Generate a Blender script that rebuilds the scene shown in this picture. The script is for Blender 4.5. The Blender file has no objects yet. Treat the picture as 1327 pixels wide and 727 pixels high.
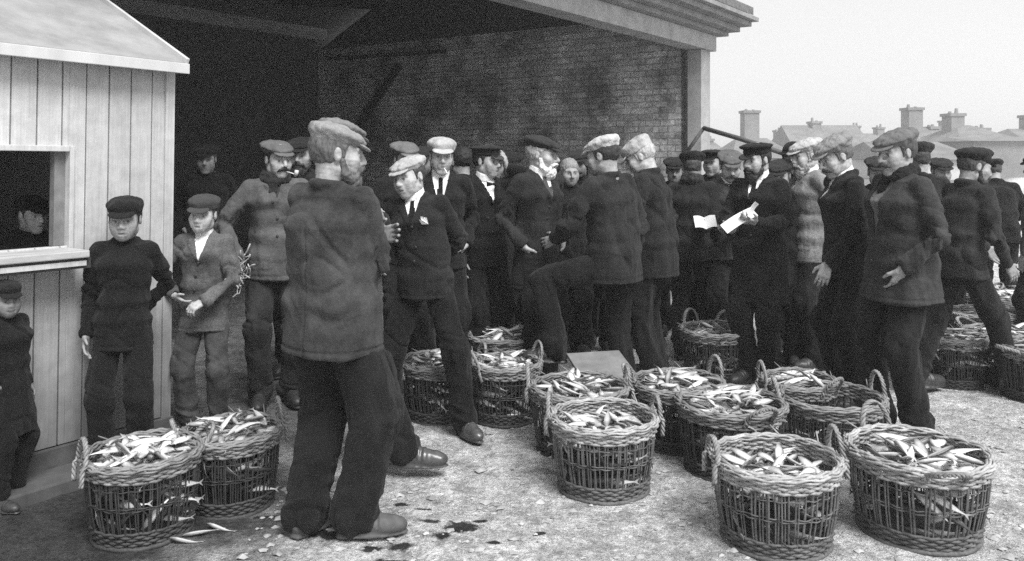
import bpy, math, random
import numpy as np
from mathutils import Vector, Matrix

random.seed(11)
RNG = np.random.default_rng(7)
scene = bpy.context.scene
COL = scene.collection
PI = math.pi

# ------------------------------------------------------------------ camera
F_PX, HOR, CX, EYE = 1085.0, 195.0, 663.5, 1.67      # the photograph's focal length (px), horizon row, centre column, eye height (m)
cam_d = bpy.data.cameras.new('camera')
cam = bpy.data.objects.new('camera', cam_d)
COL.objects.link(cam)
cam.location = (0, 0, EYE)
cam.rotation_euler = (math.radians(90), 0, 0)
cam_d.sensor_width = 36.0
cam_d.lens = 36.0 * F_PX / 1327.0
cam_d.shift_y = -(363.5 - HOR) / 1327.0
cam_d.clip_end = 2000
scene.camera = cam


def gx(px, Y):
    return (px - CX) / F_PX * Y


def gz(py, Y):
    return EYE + (HOR - py) * Y / F_PX


# ------------------------------------------------------------------ linking and properties
def link(name, me, mat=None, parent=None):
    o = bpy.data.objects.new(name, me)
    COL.objects.link(o)
    if mat is not None and me is not None and not me.materials:
        me.materials.append(mat)
    if parent is not None:
        o.parent = parent
    return o


def tag(o, label=None, cat=None, group=None, kind=None):
    if label: o['label'] = label
    if cat: o['category'] = cat
    if group: o['group'] = group
    if kind: o['kind'] = kind
    return o


def empty(name, loc, rz=0.0):
    o = bpy.data.objects.new(name, None)
    COL.objects.link(o)
    o.location = loc
    o.rotation_euler = (0, 0, rz)
    o.empty_display_size = 0.1
    return o


# ------------------------------------------------------------------ materials (all grey: the photograph is monochrome)
def new_mat(name):
    m = bpy.data.materials.new(name)
    m.use_nodes = True
    nt = m.node_tree
    return m, nt, nt.nodes['Principled BSDF']


def nd(nt, typ, **kw):
    n = nt.nodes.new(typ)
    for k, v in kw.items():
        if hasattr(n, k):
            setattr(n, k, v)
        else:
            n.inputs[k].default_value = v
    return n


def math_n(nt, op, a, b=None, c=None, clamp=False):
    n = nt.nodes.new('ShaderNodeMath')
    n.operation = op
    n.use_clamp = clamp
    for i, v in enumerate((a, b, c)):
        if v is None: continue
        if isinstance(v, (int, float)):
            n.inputs[i].default_value = v
        else:
            nt.links.new(v, n.inputs[i])
    return n.outputs[0]


def maprange(nt, v, a, b, c, d):
    n = nt.nodes.new('ShaderNodeMapRange')
    nt.links.new(v, n.inputs[0])
    n.inputs[1].default_value = a; n.inputs[2].default_value = b
    n.inputs[3].default_value = c; n.inputs[4].default_value = d
    return n.outputs[0]


def noise(nt, scale, detail=4, rough=0.55, vec=None, dist=0.0):
    n = nt.nodes.new('ShaderNodeTexNoise')
    n.inputs['Scale'].default_value = scale
    n.inputs['Detail'].default_value = detail
    n.inputs['Roughness'].default_value = rough
    n.inputs['Distortion'].default_value = dist
    if vec is not None: nt.links.new(vec, n.inputs['Vector'])
    return n.outputs['Fac']


def coords(nt, which='Object', scale=None, off=None):
    t = nt.nodes.new('ShaderNodeTexCoord')
    o = t.outputs[which]
    if scale is not None or off is not None:
        m = nt.nodes.new('ShaderNodeMapping')
        if scale is not None: m.inputs['Scale'].default_value = scale
        if off is not None: m.inputs['Location'].default_value = off
        nt.links.new(o, m.inputs['Vector'])
        o = m.outputs[0]
    return o


def set_tone(nt, bsdf, val):
    c = nt.nodes.new('ShaderNodeCombineColor')
    for i in range(3): nt.links.new(val, c.inputs[i])
    nt.links.new(c.outputs[0], bsdf.inputs['Base Color'])


def add_bump(nt, bsdf, h, strength, dist):
    b = nt.nodes.new('ShaderNodeBump')
    b.inputs['Strength'].default_value = strength
    b.inputs['Distance'].default_value = dist
    nt.links.new(h, b.inputs['Height'])
    nt.links.new(b.outputs[0], bsdf.inputs['Normal'])


_cloth = {}


def cloth(tone, wear=0.35, fleck=0.15):
    key = (round(tone, 4), wear, fleck)
    if key in _cloth: return _cloth[key]
    tone = tone * min(max(.45 + 1.2 * tone, .45), 1.0)
    m, nt, b = new_mat('wool_cloth')
    v = coords(nt)
    big = maprange(nt, noise(nt, 5, 6, 0.68, v), 0.32, 0.68, 1 - wear * 1.25, 1 + wear * 1.35)
    fine = maprange(nt, noise(nt, 160, 3, 0.7, v), 0.3, 0.7, 1 - fleck, 1 + fleck)
    val = math_n(nt, 'MULTIPLY', math_n(nt, 'MULTIPLY', big, fine), tone)
    set_tone(nt, b, val)
    b.inputs['Roughness'].default_value = 0.92
    b.inputs['Specular IOR Level'].default_value = 0.12
    b.inputs['Sheen Weight'].default_value = 0.05
    b.inputs['Sheen Roughness'].default_value = 0.6
    h = math_n(nt, 'ADD', noise(nt, 260, 2, 0.6, v), math_n(nt, 'MULTIPLY', noise(nt, 30, 4, 0.6, v), 2.0))
    soft = noise(nt, 1.0, 2.0, .5, coords(nt, scale=(11, 11, 4)))                    # long soft drags of hanging wool
    h = math_n(nt, 'ADD', h, math_n(nt, 'MULTIPLY', soft, 12.0))
    add_bump(nt, b, h, 0.7, 0.005)
    _cloth[key] = m
    return m


_flat = {}


def plain(name, tone, rough=0.7, nscale=20, var=0.25, bump=0.3, bdist=0.003, spec=0.4, stretch=None):
    key = (name, tone, rough, nscale, var)
    if key in _flat: return _flat[key]
    m, nt, b = new_mat(name)
    v = coords(nt, scale=stretch)
    n = noise(nt, nscale, 6, 0.65, v)
    set_tone(nt, b, math_n(nt, 'MULTIPLY', maprange(nt, n, 0.3, 0.7, 1 - var, 1 + var), tone))
    b.inputs['Roughness'].default_value = rough
    b.inputs['Specular IOR Level'].default_value = spec
    add_bump(nt, b, n, bump, bdist)
    _flat[key] = m
    return m


def attr_mat(name, rough, spec=0.4, nscale=60, var=0.15, bump=0.2, bdist=0.002, mul=1.0):
    """tone read from the mesh's own 'tone' attribute (pigment and some painted shade: lips, brows, a fish's back)"""
    m, nt, b = new_mat(name)
    a = nt.nodes.new('ShaderNodeAttribute')
    a.attribute_name = 'tone'
    v = coords(nt)
    n = noise(nt, nscale, 4, 0.6, v)
    set_tone(nt, b, math_n(nt, 'MULTIPLY', math_n(nt, 'MULTIPLY', maprange(nt, n, 0.3, 0.7, 1 - var, 1 + var), a.outputs['Fac']), mul))
    b.inputs['Roughness'].default_value = rough
    b.inputs['Specular IOR Level'].default_value = spec
    add_bump(nt, b, n, bump, bdist)
    return m


# ------------------------------------------------------------------ numpy mesh tools
def make_mesh(name, V, Fq=None, Ft=None, smooth=True, tone=None):
    V = np.asarray(V, dtype=np.float32)
    me = bpy.data.meshes.new(name)
    nq = 0 if Fq is None else len(Fq)
    ntr = 0 if Ft is None else len(Ft)
    me.vertices.add(len(V))
    me.vertices.foreach_set('co', V.ravel())
    idx = []
    if nq: idx.append(np.asarray(Fq, dtype=np.int32).ravel())
    if ntr: idx.append(np.asarray(Ft, dtype=np.int32).ravel())
    idx = np.concatenate(idx)
    me.loops.add(len(idx))
    me.loops.foreach_set('vertex_index', idx)
    me.polygons.add(nq + ntr)
    starts = np.concatenate([np.arange(nq) * 4, nq * 4 + np.arange(ntr) * 3]).astype(np.int32)
    me.polygons.foreach_set('loop_start', starts)
    me.polygons.foreach_set('use_smooth', np.full(nq + ntr, smooth, dtype=bool))
    if tone is not None:
        at = me.attributes.new('tone', 'FLOAT', 'POINT')
        at.data.foreach_set('value', np.asarray(tone, dtype=np.float32))
    me.update(calc_edges=True)
    me.validate()
    return me


class MB:
    """collects pieces that belong to ONE part"""

    def __init__(s):
        s.V = []; s.Q = []; s.T = []; s.n = 0; s.tone = []

    def add(s, V, Q=None, T=None, tone=None):
        V = np.asarray(V, dtype=np.float64).reshape(-1, 3)
        s.V.append(V)
        if Q is not None and len(Q): s.Q.append(np.asarray(Q, dtype=np.int64) + s.n)
        if T is not None and len(T): s.T.append(np.asarray(T, dtype=np.int64) + s.n)
        if tone is not None: s.tone.append(np.broadcast_to(np.asarray(tone, dtype=np.float64), (len(V),)))
        s.n += len(V)

    def box(s, lo, hi, M=None, jit=0.0):
        lo = np.array(lo, float); hi = np.array(hi, float)
        V = np.array([[(lo, hi)[i][0], (lo, hi)[j][1], (lo, hi)[k][2]] for i in (0, 1) for j in (0, 1) for k in (0, 1)])
        if jit: V += RNG.uniform(-jit, jit, V.shape)
        if M is not None: V = V @ np.array(M.to_3x3()).T + np.array(M.translation)
        s.add(V, [[0, 1, 3, 2], [4, 6, 7, 5], [0, 4, 5, 1], [2, 3, 7, 6], [0, 2, 6, 4], [1, 5, 7, 3]])

    def bar(s, a, b, w, h, up=(0, 0, 1)):
        """a bar of rectangular section from a to b"""
        a = np.array(a, float); b = np.array(b, float)
        d = b - a; L = np.linalg.norm(d); d /= L
        up = np.array(up, float)
        r = np.cross(d, up); r /= np.linalg.norm(r)
        u = np.cross(r, d)
        V = [p + r * w / 2 * i + u * h / 2 * j for p in (a, b) for i in (-1, 1) for j in (-1, 1)]
        s.add(V, [[0, 1, 3, 2], [4, 6, 7, 5], [0, 4, 5, 1], [2, 3, 7, 6], [0, 2, 6, 4], [1, 5, 7, 3]])

    def tube(s, P, r, sides=6, closed=False, tone=None):
        P = np.asarray(P, float); n = len(P)
        r = np.broadcast_to(np.asarray(r, float), (n,))
        T = np.roll(P, -1, 0) - np.roll(P, 1, 0) if closed else np.gradient(P, axis=0)
        T /= np.linalg.norm(T, axis=1)[:, None] + 1e-12
        ref = np.array([0.13, 0.21, 0.97]) if abs(T[:, 2]).mean() < 0.8 else np.array([0.95, 0.3, 0.1])
        A = np.cross(T, ref); A /= np.linalg.norm(A, axis=1)[:, None] + 1e-12
        B = np.cross(T, A)
        th = np.arange(sides) / sides * 2 * PI
        V = P[:, None, :] + r[:, None, None] * (np.cos(th)[None, :, None] * A[:, None, :] + np.sin(th)[None, :, None] * B[:, None, :])
        m = n if closed else n - 1
        i = np.arange(m)[:, None]; j = np.arange(sides)[None, :]
        i2 = (i + 1) % n; j2 = (j + 1) % sides
        Q = np.stack([i * sides + j, i * sides + j2, i2 * sides + j2, i2 * sides + j], -1).reshape(-1, 4)
        V = V.reshape(-1, 3)
        if not closed:
            V = np.vstack([V, P[:1], P[-1:]])
            a = n * sides; b = a + 1
            Tt = [[a, (k + 1) % sides, k] for k in range(sides)] + [[b, (n - 1) * sides + k, (n - 1) * sides + (k + 1) % sides] for k in range(sides)]
            s.add(V, Q, Tt, tone)
        else:
            s.add(V, Q, None, tone)

    def mesh(s, name, smooth=False):
        return make_mesh(name, np.vstack(s.V), np.vstack(s.Q) if s.Q else None, np.vstack(s.T) if s.T else None, smooth,
                         np.concatenate(s.tone) if s.tone else None)

    def build(s, name, mat, parent=None, smooth=False, bevel=0.0):
        o = link(name, s.mesh(name, smooth), mat, parent)
        if bevel:
            b = o.modifiers.new('bevel', 'BEVEL'); b.width = bevel; b.segments = 2; b.limit_method = 'ANGLE'
        return o


_lat = np.random.default_rng(3).uniform(-1, 1, (32, 32, 32)).astype(np.float32)


def vnoise(P, seed=0):
    """smooth value noise, about -1..1"""
    P = np.asarray(P, np.float64) + np.array([seed * 7.31, seed * 3.17, seed * 5.73])
    i = np.floor(P).astype(np.int64); f = P - i
    f = f * f * (3 - 2 * f)
    a = i & 31; b = (i + 1) & 31
    x0, y0, z0 = a[..., 0], a[..., 1], a[..., 2]; x1, y1, z1 = b[..., 0], b[..., 1], b[..., 2]
    fx, fy, fz = f[..., 0], f[..., 1], f[..., 2]
    def L(u, v, t): return u + (v - u) * t
    return L(L(L(_lat[x0, y0, z0], _lat[x1, y0, z0], fx), L(_lat[x0, y1, z0], _lat[x1, y1, z0], fx), fy),
             L(L(_lat[x0, y0, z1], _lat[x1, y0, z1], fx), L(_lat[x0, y1, z1], _lat[x1, y1, z1], fx), fy), fz)


# ------------------------------------------------------------------ signed-distance sculpting: one continuous surface per body or garment
def nets(d, xs, ys, zs):
    s = d < 0
    nx, ny, nz = d.shape
    c = np.zeros((nx - 1, ny - 1, nz - 1), np.uint8)
    offs = [(i, j, k) for i in (0, 1) for j in (0, 1) for k in (0, 1)]
    for i, j, k in offs:
        c += s[i:nx - 1 + i, j:ny - 1 + j, k:nz - 1 + k]
    I, J, K = np.nonzero((c > 0) & (c < 8))
    n = len(I)
    idx = np.full(c.shape, -1, np.int32)
    idx[I, J, K] = np.arange(n)
    acc = np.zeros((n, 3)); cnt = np.zeros(n)
    val = {o: d[I + o[0], J + o[1], K + o[2]].astype(np.float64) for o in offs}
    def pos(o): return np.stack([xs[I + o[0]], ys[J + o[1]], zs[K + o[2]]], 1)
    for o in offs:
        for ax in range(3):
            if o[ax]: continue
            p = list(o); p[ax] = 1; p = tuple(p)
            va, vb = val[o], val[p]
            m = (va < 0) != (vb < 0)
            t = np.where(m, va / np.where(m, va - vb, 1), 0)
            a, b = pos(o), pos(p)
            acc += np.where(m[:, None], a + (b - a) * t[:, None], 0)
            cnt += m
    V = acc / cnt[:, None]
    faces = []
    m = s[:-1] != s[1:]
    i, j, k = np.nonzero(m[:, 1:-1, 1:-1]); j += 1; k += 1
    q = np.stack([idx[i, j - 1, k - 1], idx[i, j, k - 1], idx[i, j, k], idx[i, j - 1, k]], 1)
    fl = ~s[i, j, k]; q[fl] = q[fl][:, ::-1]; faces.append(q)
    m = s[:, :-1] != s[:, 1:]
    i, j, k = np.nonzero(m[1:-1, :, 1:-1]); i += 1; k += 1
    q = np.stack([idx[i - 1, j, k - 1], idx[i - 1, j, k], idx[i, j, k], idx[i, j, k - 1]], 1)
    fl = ~s[i, j, k]; q[fl] = q[fl][:, ::-1]; faces.append(q)
    m = s[:, :, :-1] != s[:, :, 1:]
    i, j, k = np.nonzero(m[1:-1, 1:-1, :]); i += 1; j += 1
    q = np.stack([idx[i - 1, j - 1, k], idx[i, j - 1, k], idx[i, j, k], idx[i - 1, j, k]], 1)
    fl = ~s[i, j, k]; q[fl] = q[fl][:, ::-1]; faces.append(q)
    return V, np.vstack(faces)


class Field:
    def __init__(s, lo, hi, h, zs=None):
        s.xs = np.arange(lo[0], hi[0] + h, h); s.ys = np.arange(lo[1], hi[1] + h, h)
        s.zs = np.arange(lo[2], hi[2] + h, h) if zs is None else zs
        s.h = h
        s.d = np.full((len(s.xs), len(s.ys), len(s.zs)), 0.3, np.float32)

    def win(s, lo, hi):
        r = []
        for ax, a, b in zip((s.xs, s.ys, s.zs), lo, hi):
            i0 = max(0, np.searchsorted(ax, a) - 1); i1 = min(len(ax), np.searchsorted(ax, b) + 1)
            if i1 <= i0: return None
            r.append(slice(i0, i1))
        return tuple(r)

    def apply(s, fn, lo, hi, k=0.0, op='u', margin=None):
        m = (k + 3 * max(s.h, 0.01)) if margin is None else margin
        w = s.win(np.array(lo) - m, np.array(hi) + m)
        if w is None: return
        X = s.xs[w[0]][:, None, None]; Y = s.ys[w[1]][None, :, None]; Z = s.zs[w[2]][None, None, :]
        a = s.d[w]; b = fn(X, Y, Z).astype(np.float32)
        if op == 'u':
            r = np.minimum(a, b)
            if k > 0:
                hh = np.maximum(k - np.abs(a - b), 0) / k
                r = r - hh * hh * k * 0.25
        else:
            b = -b
            r = np.maximum(a, b)
            if k > 0:
                hh = np.maximum(k - np.abs(a - b), 0) / k
                r = r + hh * hh * k * 0.25
        s.d[w] = r

    def cone(s, a, b, ra, rb, k=0.02, op='u'):
        a = np.array(a, float); b = np.array(b, float); ab = b - a; L2 = ab @ ab + 1e-12
        def fn(X, Y, Z):
            px, py, pz = X - a[0], Y - a[1], Z - a[2]
            t = np.clip((px * ab[0] + py * ab[1] + pz * ab[2]) / L2, 0, 1)
            return np.sqrt((px - t * ab[0]) ** 2 + (py - t * ab[1]) ** 2 + (pz - t * ab[2]) ** 2) - (ra + (rb - ra) * t)
        r = max(ra, rb)
        s.apply(fn, np.minimum(a, b) - r, np.maximum(a, b) + r, k, op)

    def ell(s, c, r, M=None, k=0.02, op='u'):
        c = np.array(c, float); r = np.array(r, float)
        M = np.eye(3) if M is None else np.asarray(M)
        ext = np.sqrt(((M * r[None, :]) ** 2).sum(1))
        def fn(X, Y, Z):
            px, py, pz = X - c[0], Y - c[1], Z - c[2]
            q = [(px * M[0, i] + py * M[1, i] + pz * M[2, i]) for i in range(3)]
            k0 = np.sqrt((q[0] / r[0]) ** 2 + (q[1] / r[1]) ** 2 + (q[2] / r[2]) ** 2)
            k1 = np.sqrt((q[0] / r[0] ** 2) ** 2 + (q[1] / r[1] ** 2) ** 2 + (q[2] / r[2] ** 2) ** 2)
            return k0 * (k0 - 1) / np.maximum(k1, 1e-6)
        s.apply(fn, c - ext, c + ext, k, op)

    def sect(s, a, b, ra, rb, Ma, Mb, k=0.03):
        """elliptical trunk section: ra, rb = (lateral, depth) radii at the two ends; Ma, Mb frames"""
        a = np.array(a, float); b = np.array(b, float); ab = b - a; L2 = ab @ ab
        ab1 = ab / math.sqrt(L2)
        def fn(X, Y, Z):
            px, py, pz = X - a[0], Y - a[1], Z - a[2]
            t = np.clip((px * ab[0] + py * ab[1] + pz * ab[2]) / L2, 0, 1)
            vx, vy, vz = px - t * ab[0], py - t * ab[1], pz - t * ab[2]
            ux = [Ma[i, 0] + (Mb[i, 0] - Ma[i, 0]) * t for i in range(3)]
            l = vx * ux[0] + vy * ux[1] + vz * ux[2]
            w = vx * ab1[0] + vy * ab1[1] + vz * ab1[2]
            f2 = np.maximum(vx * vx + vy * vy + vz * vz - l * l - w * w, 0)
            A = ra[0] + (rb[0] - ra[0]) * t; B = ra[1] + (rb[1] - ra[1]) * t
            # squarish ellipse
            q = (np.abs(l / A) ** 2.3 + (f2 / B ** 2) ** 1.15 + (w / (B * 0.5)) ** 2) ** (1 / 2.2)
            return (q - 1) * np.minimum(A, B)
        r = max(ra[0], rb[0], ra[1], rb[1])
        s.apply(fn, np.minimum(a, b) - r, np.maximum(a, b) + r, k, 'u', margin=k + 0.04)

    def cut(s, p, n, k=0.0):
        """remove everything on the side n points to"""
        p = np.array(p, float); n = np.array(n, float); n /= np.linalg.norm(n)
        X = s.xs[:, None, None]; Y = s.ys[None, :, None]; Z = s.zs[None, None, :]
        b = ((X - p[0]) * n[0] + (Y - p[1]) * n[1] + (Z - p[2]) * n[2]).astype(np.float32)
        s.d = np.maximum(s.d, b)

    def mesh(s):
        return nets(s.d, s.xs, s.ys, s.zs)


def vnormals(V, Q):
    a = V[Q[:, 2]] - V[Q[:, 0]]; b = V[Q[:, 3]] - V[Q[:, 1]]
    n = np.cross(a, b)
    N = np.zeros_like(V)
    for i in range(4): np.add.at(N, Q[:, i], n)
    return N / (np.linalg.norm(N, axis=1)[:, None] + 1e-12)


def smooth_mesh(V, Q, it=1, lam=0.5):
    e = np.concatenate([Q[:, [0, 1]], Q[:, [1, 2]], Q[:, [2, 3]], Q[:, [3, 0]]])
    deg = np.bincount(e.ravel(), minlength=len(V)).astype(float)
    for _ in range(it):
        S = np.zeros_like(V)
        np.add.at(S, e[:, 0], V[e[:, 1]]); np.add.at(S, e[:, 1], V[e[:, 0]])
        V = V + lam * (S / np.maximum(deg, 1)[:, None] - V)
    return V


def sub(V, Q, mask):
    q = Q[mask]
    u, inv = np.unique(q, return_inverse=True)
    return V[u], inv.reshape(q.shape), u


def Rx(a): c, s = math.cos(a), math.sin(a); return np.array([[1, 0, 0], [0, c, -s], [0, s, c]])
def Ry(a): c, s = math.cos(a), math.sin(a); return np.array([[c, 0, s], [0, 1, 0], [-s, 0, c]])
def Rz(a): c, s = math.cos(a), math.sin(a); return np.array([[c, -s, 0], [s, c, 0], [0, 0, 1]])
HAZE = 0.003
# ------------------------------------------------------------------ people
SKIN = attr_mat('skin', 0.55, 0.35, 55, 0.24, 0.35, 0.002)
LEATHER = plain('boot_leather', 0.035, 0.45, 25, 0.5, 0.5, 0.004, 0.5)
HAIRS = {}


def hair_mat(t):
    if t not in HAIRS: HAIRS[t] = plain('hair', t, 0.6, 120, 0.5, 0.8, 0.004, 0.3, (1, 1, 0.25))
    return HAIRS[t]


def add_head(F, C, H, s, o):
    def P(x, y, z): return C + H @ (np.array([x, y, z]) * s)
    w = o.get('face_w', 1.0); nose = o.get('nose', 1.0); chin = o.get('chin', 1.0); ck = o.get('cheek', 1.0)
    F.ell(P(0, -.014, .03), np.array([.076 * w, .097, .09]) * s, H, .01)
    F.ell(P(0, .02, -.03), np.array([.059 * w, .072, .079]) * s, H, .03)
    for x in (-1, 1):
        F.cone(P(x * .047 * w, .0, -.062), P(x * .016, .068, -.095 * chin), .018 * s, .017 * s, .03)
        F.ell(P(x * .043 * w, .062, -.022), np.array([.024, .022, .022]) * s * ck, H, .03)
        F.ell(P(x * .034, .062, -.052), np.array([.022, .020, .026]) * s * (2 - ck), H, .03)
        F.cone(P(x * .012, .091, .024), P(x * .045 * w, .075, .024), .008 * s, .008 * s, .018)
    F.ell(P(0, .073, -.095 * chin), np.array([.020, .017, .016]) * s, H, .02)
    F.cone(P(0, .08, -.06), P(0, .085, -.05), .022 * s, .022 * s, .02)
    for x in (-1, 1):
        F.ell(P(x * .033, .099, .003), np.array([.017, .014, .011]) * s, H, .014, 's')
        F.ell(P(x * .032, .077, .001), np.array([.0145, .0125, .0125]) * s, H, .003)
    F.cone(P(0, .090, .018), P(0, .090 + .024 * nose, -.026), .0085 * s, .0125 * s, .012)
    for x in (-1, 1): F.ell(P(x * .0125, .100, -.032), np.array([.009, .011, .008]) * s, H, .008)
    F.cone(P(-.02, .090, -.0605), P(.02, .090, -.0605), .0075 * s, .0075 * s, .008)
    F.cone(P(-.017, .089, -.073), P(.017, .089, -.073), .0085 * s, .0085 * s, .008)
    F.cone(P(-.024, .101, -.0665), P(.024, .101, -.0665), .0036 * s, .0036 * s, .004, 's')
    for x in (-1, 1):
        E = H @ Rz(-x * .35)
        F.ell(P(x * .077 * w, -.008, -.002), np.array([.010, .017, .029]) * s, E, .008)
        F.ell(P(x * .087 * w, -.003, .002), np.array([.005, .008, .015]) * s, E, .006, 's')


def head_tone(q, base, o):
    """pigment and painted mouth shade of the head: lips, brows, eyes (q in head coordinates at standard size)"""
    x, y, z = np.abs(q[:, 0]), q[:, 1], q[:, 2]
    t = np.full(len(q), base)
    def blend(m, v):
        nonlocal t
        m = np.clip(m, 0, 1); t = t * (1 - m) + v * m
    front = np.clip((y - .055) / .01, 0, 1)
    e = 1 - ((x - .032) / .018) ** 2 - ((z - .001) / .0075) ** 2
    blend(np.clip(e * 4 + .5, 0, 1) * front, base * 1.05)
    e2 = 1 - ((x - .032) / .0075) ** 2 - ((z - .001) / .007) ** 2
    blend(np.clip(e2 * 2.5 + .2, 0, 1) * front * .9, .04)
    lash = 1 - ((x - .032) / .02) ** 2 - ((z - .0085) / .004) ** 2
    blend(np.clip(lash * 3, 0, 1) * front * .55, .05)
    b = 1 - ((x - .034) / .022) ** 2 - ((z - .0245 + (x - .034) * .12) / .0055) ** 2
    blend(np.clip(b * 2.0, 0, 1) * front * .6, o.get('hair_tone', .05))
    lp = 1 - (x / .026) ** 2 - ((z + .0665) / .011) ** 2
    blend(np.clip(lp * 1.5, 0, 1) * np.clip((y - .075) / .01, 0, 1) * .5, base * .62)
    ln = 1 - (x / .025) ** 2 - ((z + .0665) / .003) ** 2
    blend(np.clip(ln * 2, 0, 1) * np.clip((y - .07) / .01, 0, 1) * .65, base * .25)  # shade of the mouth crease painted as a dark line
    st = o.get('stubble', 0.18)
    blend(np.clip((-.045 - z) / .03, 0, 1) * np.clip((y + .01) / .03, 0, 1) * st * np.clip((.2 - q[:, 2]), 0, 1) * (z > -.15) * (np.clip(lp, -1, 1) < 0), base * .35)
    return t


def add_hand(F, W, d, n, t, s, curl, k=.006, spread=1.0):
    d = d / np.linalg.norm(d); n = n - d * (n @ d); n /= np.linalg.norm(n)
    off = [.030, .010, -.010, -.029]; ln = [.072, .080, .074, .058]
    kn = []
    for i in range(4):
        a = W + t * off[i] * .6 * s + d * .015 * s
        b = W + d * (.086 - abs(i - 1.2) * .004) * s + t * off[i] * s
        F.cone(a, b, .0145 * s, .0115 * s, .012); kn.append(b)
    for i in range(4):
        ang = curl[0] * (1 + .08 * (i - 1.5)); p = kn[i]
        dr = d + t * (1.5 - i) * .07 * spread
        dr /= np.linalg.norm(dr)
        for j, fr in enumerate((.45, .31, .24)):
            v = dr * math.cos(ang) + n * math.sin(ang)
            q = p + v * ln[i] * fr * s
            F.cone(p, q, (.0092 - .0009 * j) * s, (.0086 - .0009 * j) * s, .003)
            p = q; ang += curl[min(j + 1, 2)]
    th = W + d * .022 * s + t * .026 * s
    v1 = d * .62 + t * .68 + n * .35; v1 /= np.linalg.norm(v1)
    q = th + v1 * .046 * s; F.cone(th, q, .0145 * s, .0105 * s, .010)
    v2 = d * .88 + t * .2 + n * .42; v2 /= np.linalg.norm(v2)
    q2 = q + v2 * .034 * s; F.cone(q, q2, .0100 * s, .0080 * s, .003)


def ik(a, b, l1, l2, pole):
    a = np.array(a, float); b = np.array(b, float); d = b - a; L = np.linalg.norm(d); dn = d / L
    if L > (l1 + l2) * .998:
        b = a + dn * (l1 + l2) * .998; L = (l1 + l2) * .998
    x = (l1 * l1 - l2 * l2 + L * L) / (2 * L); h = math.sqrt(max(l1 * l1 - x * x, 0))
    pole = np.array(pole, float); p = pole - dn * (pole @ dn); p /= np.linalg.norm(p) + 1e-9
    return a + dn * x + p * h, b


# ---- hats, hair and beards: sculpted once in head coordinates, placed on each head
def sculpt(build, lo, hi, h, disp=None, sm=1):
    F = Field(lo, hi, h); build(F)
    V, Q = F.mesh(); V = smooth_mesh(V, Q, sm)
    if disp is not None: V = V + vnormals(V, Q) * disp(V)[:, None]
    return V, Q


_canon = {}


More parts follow.
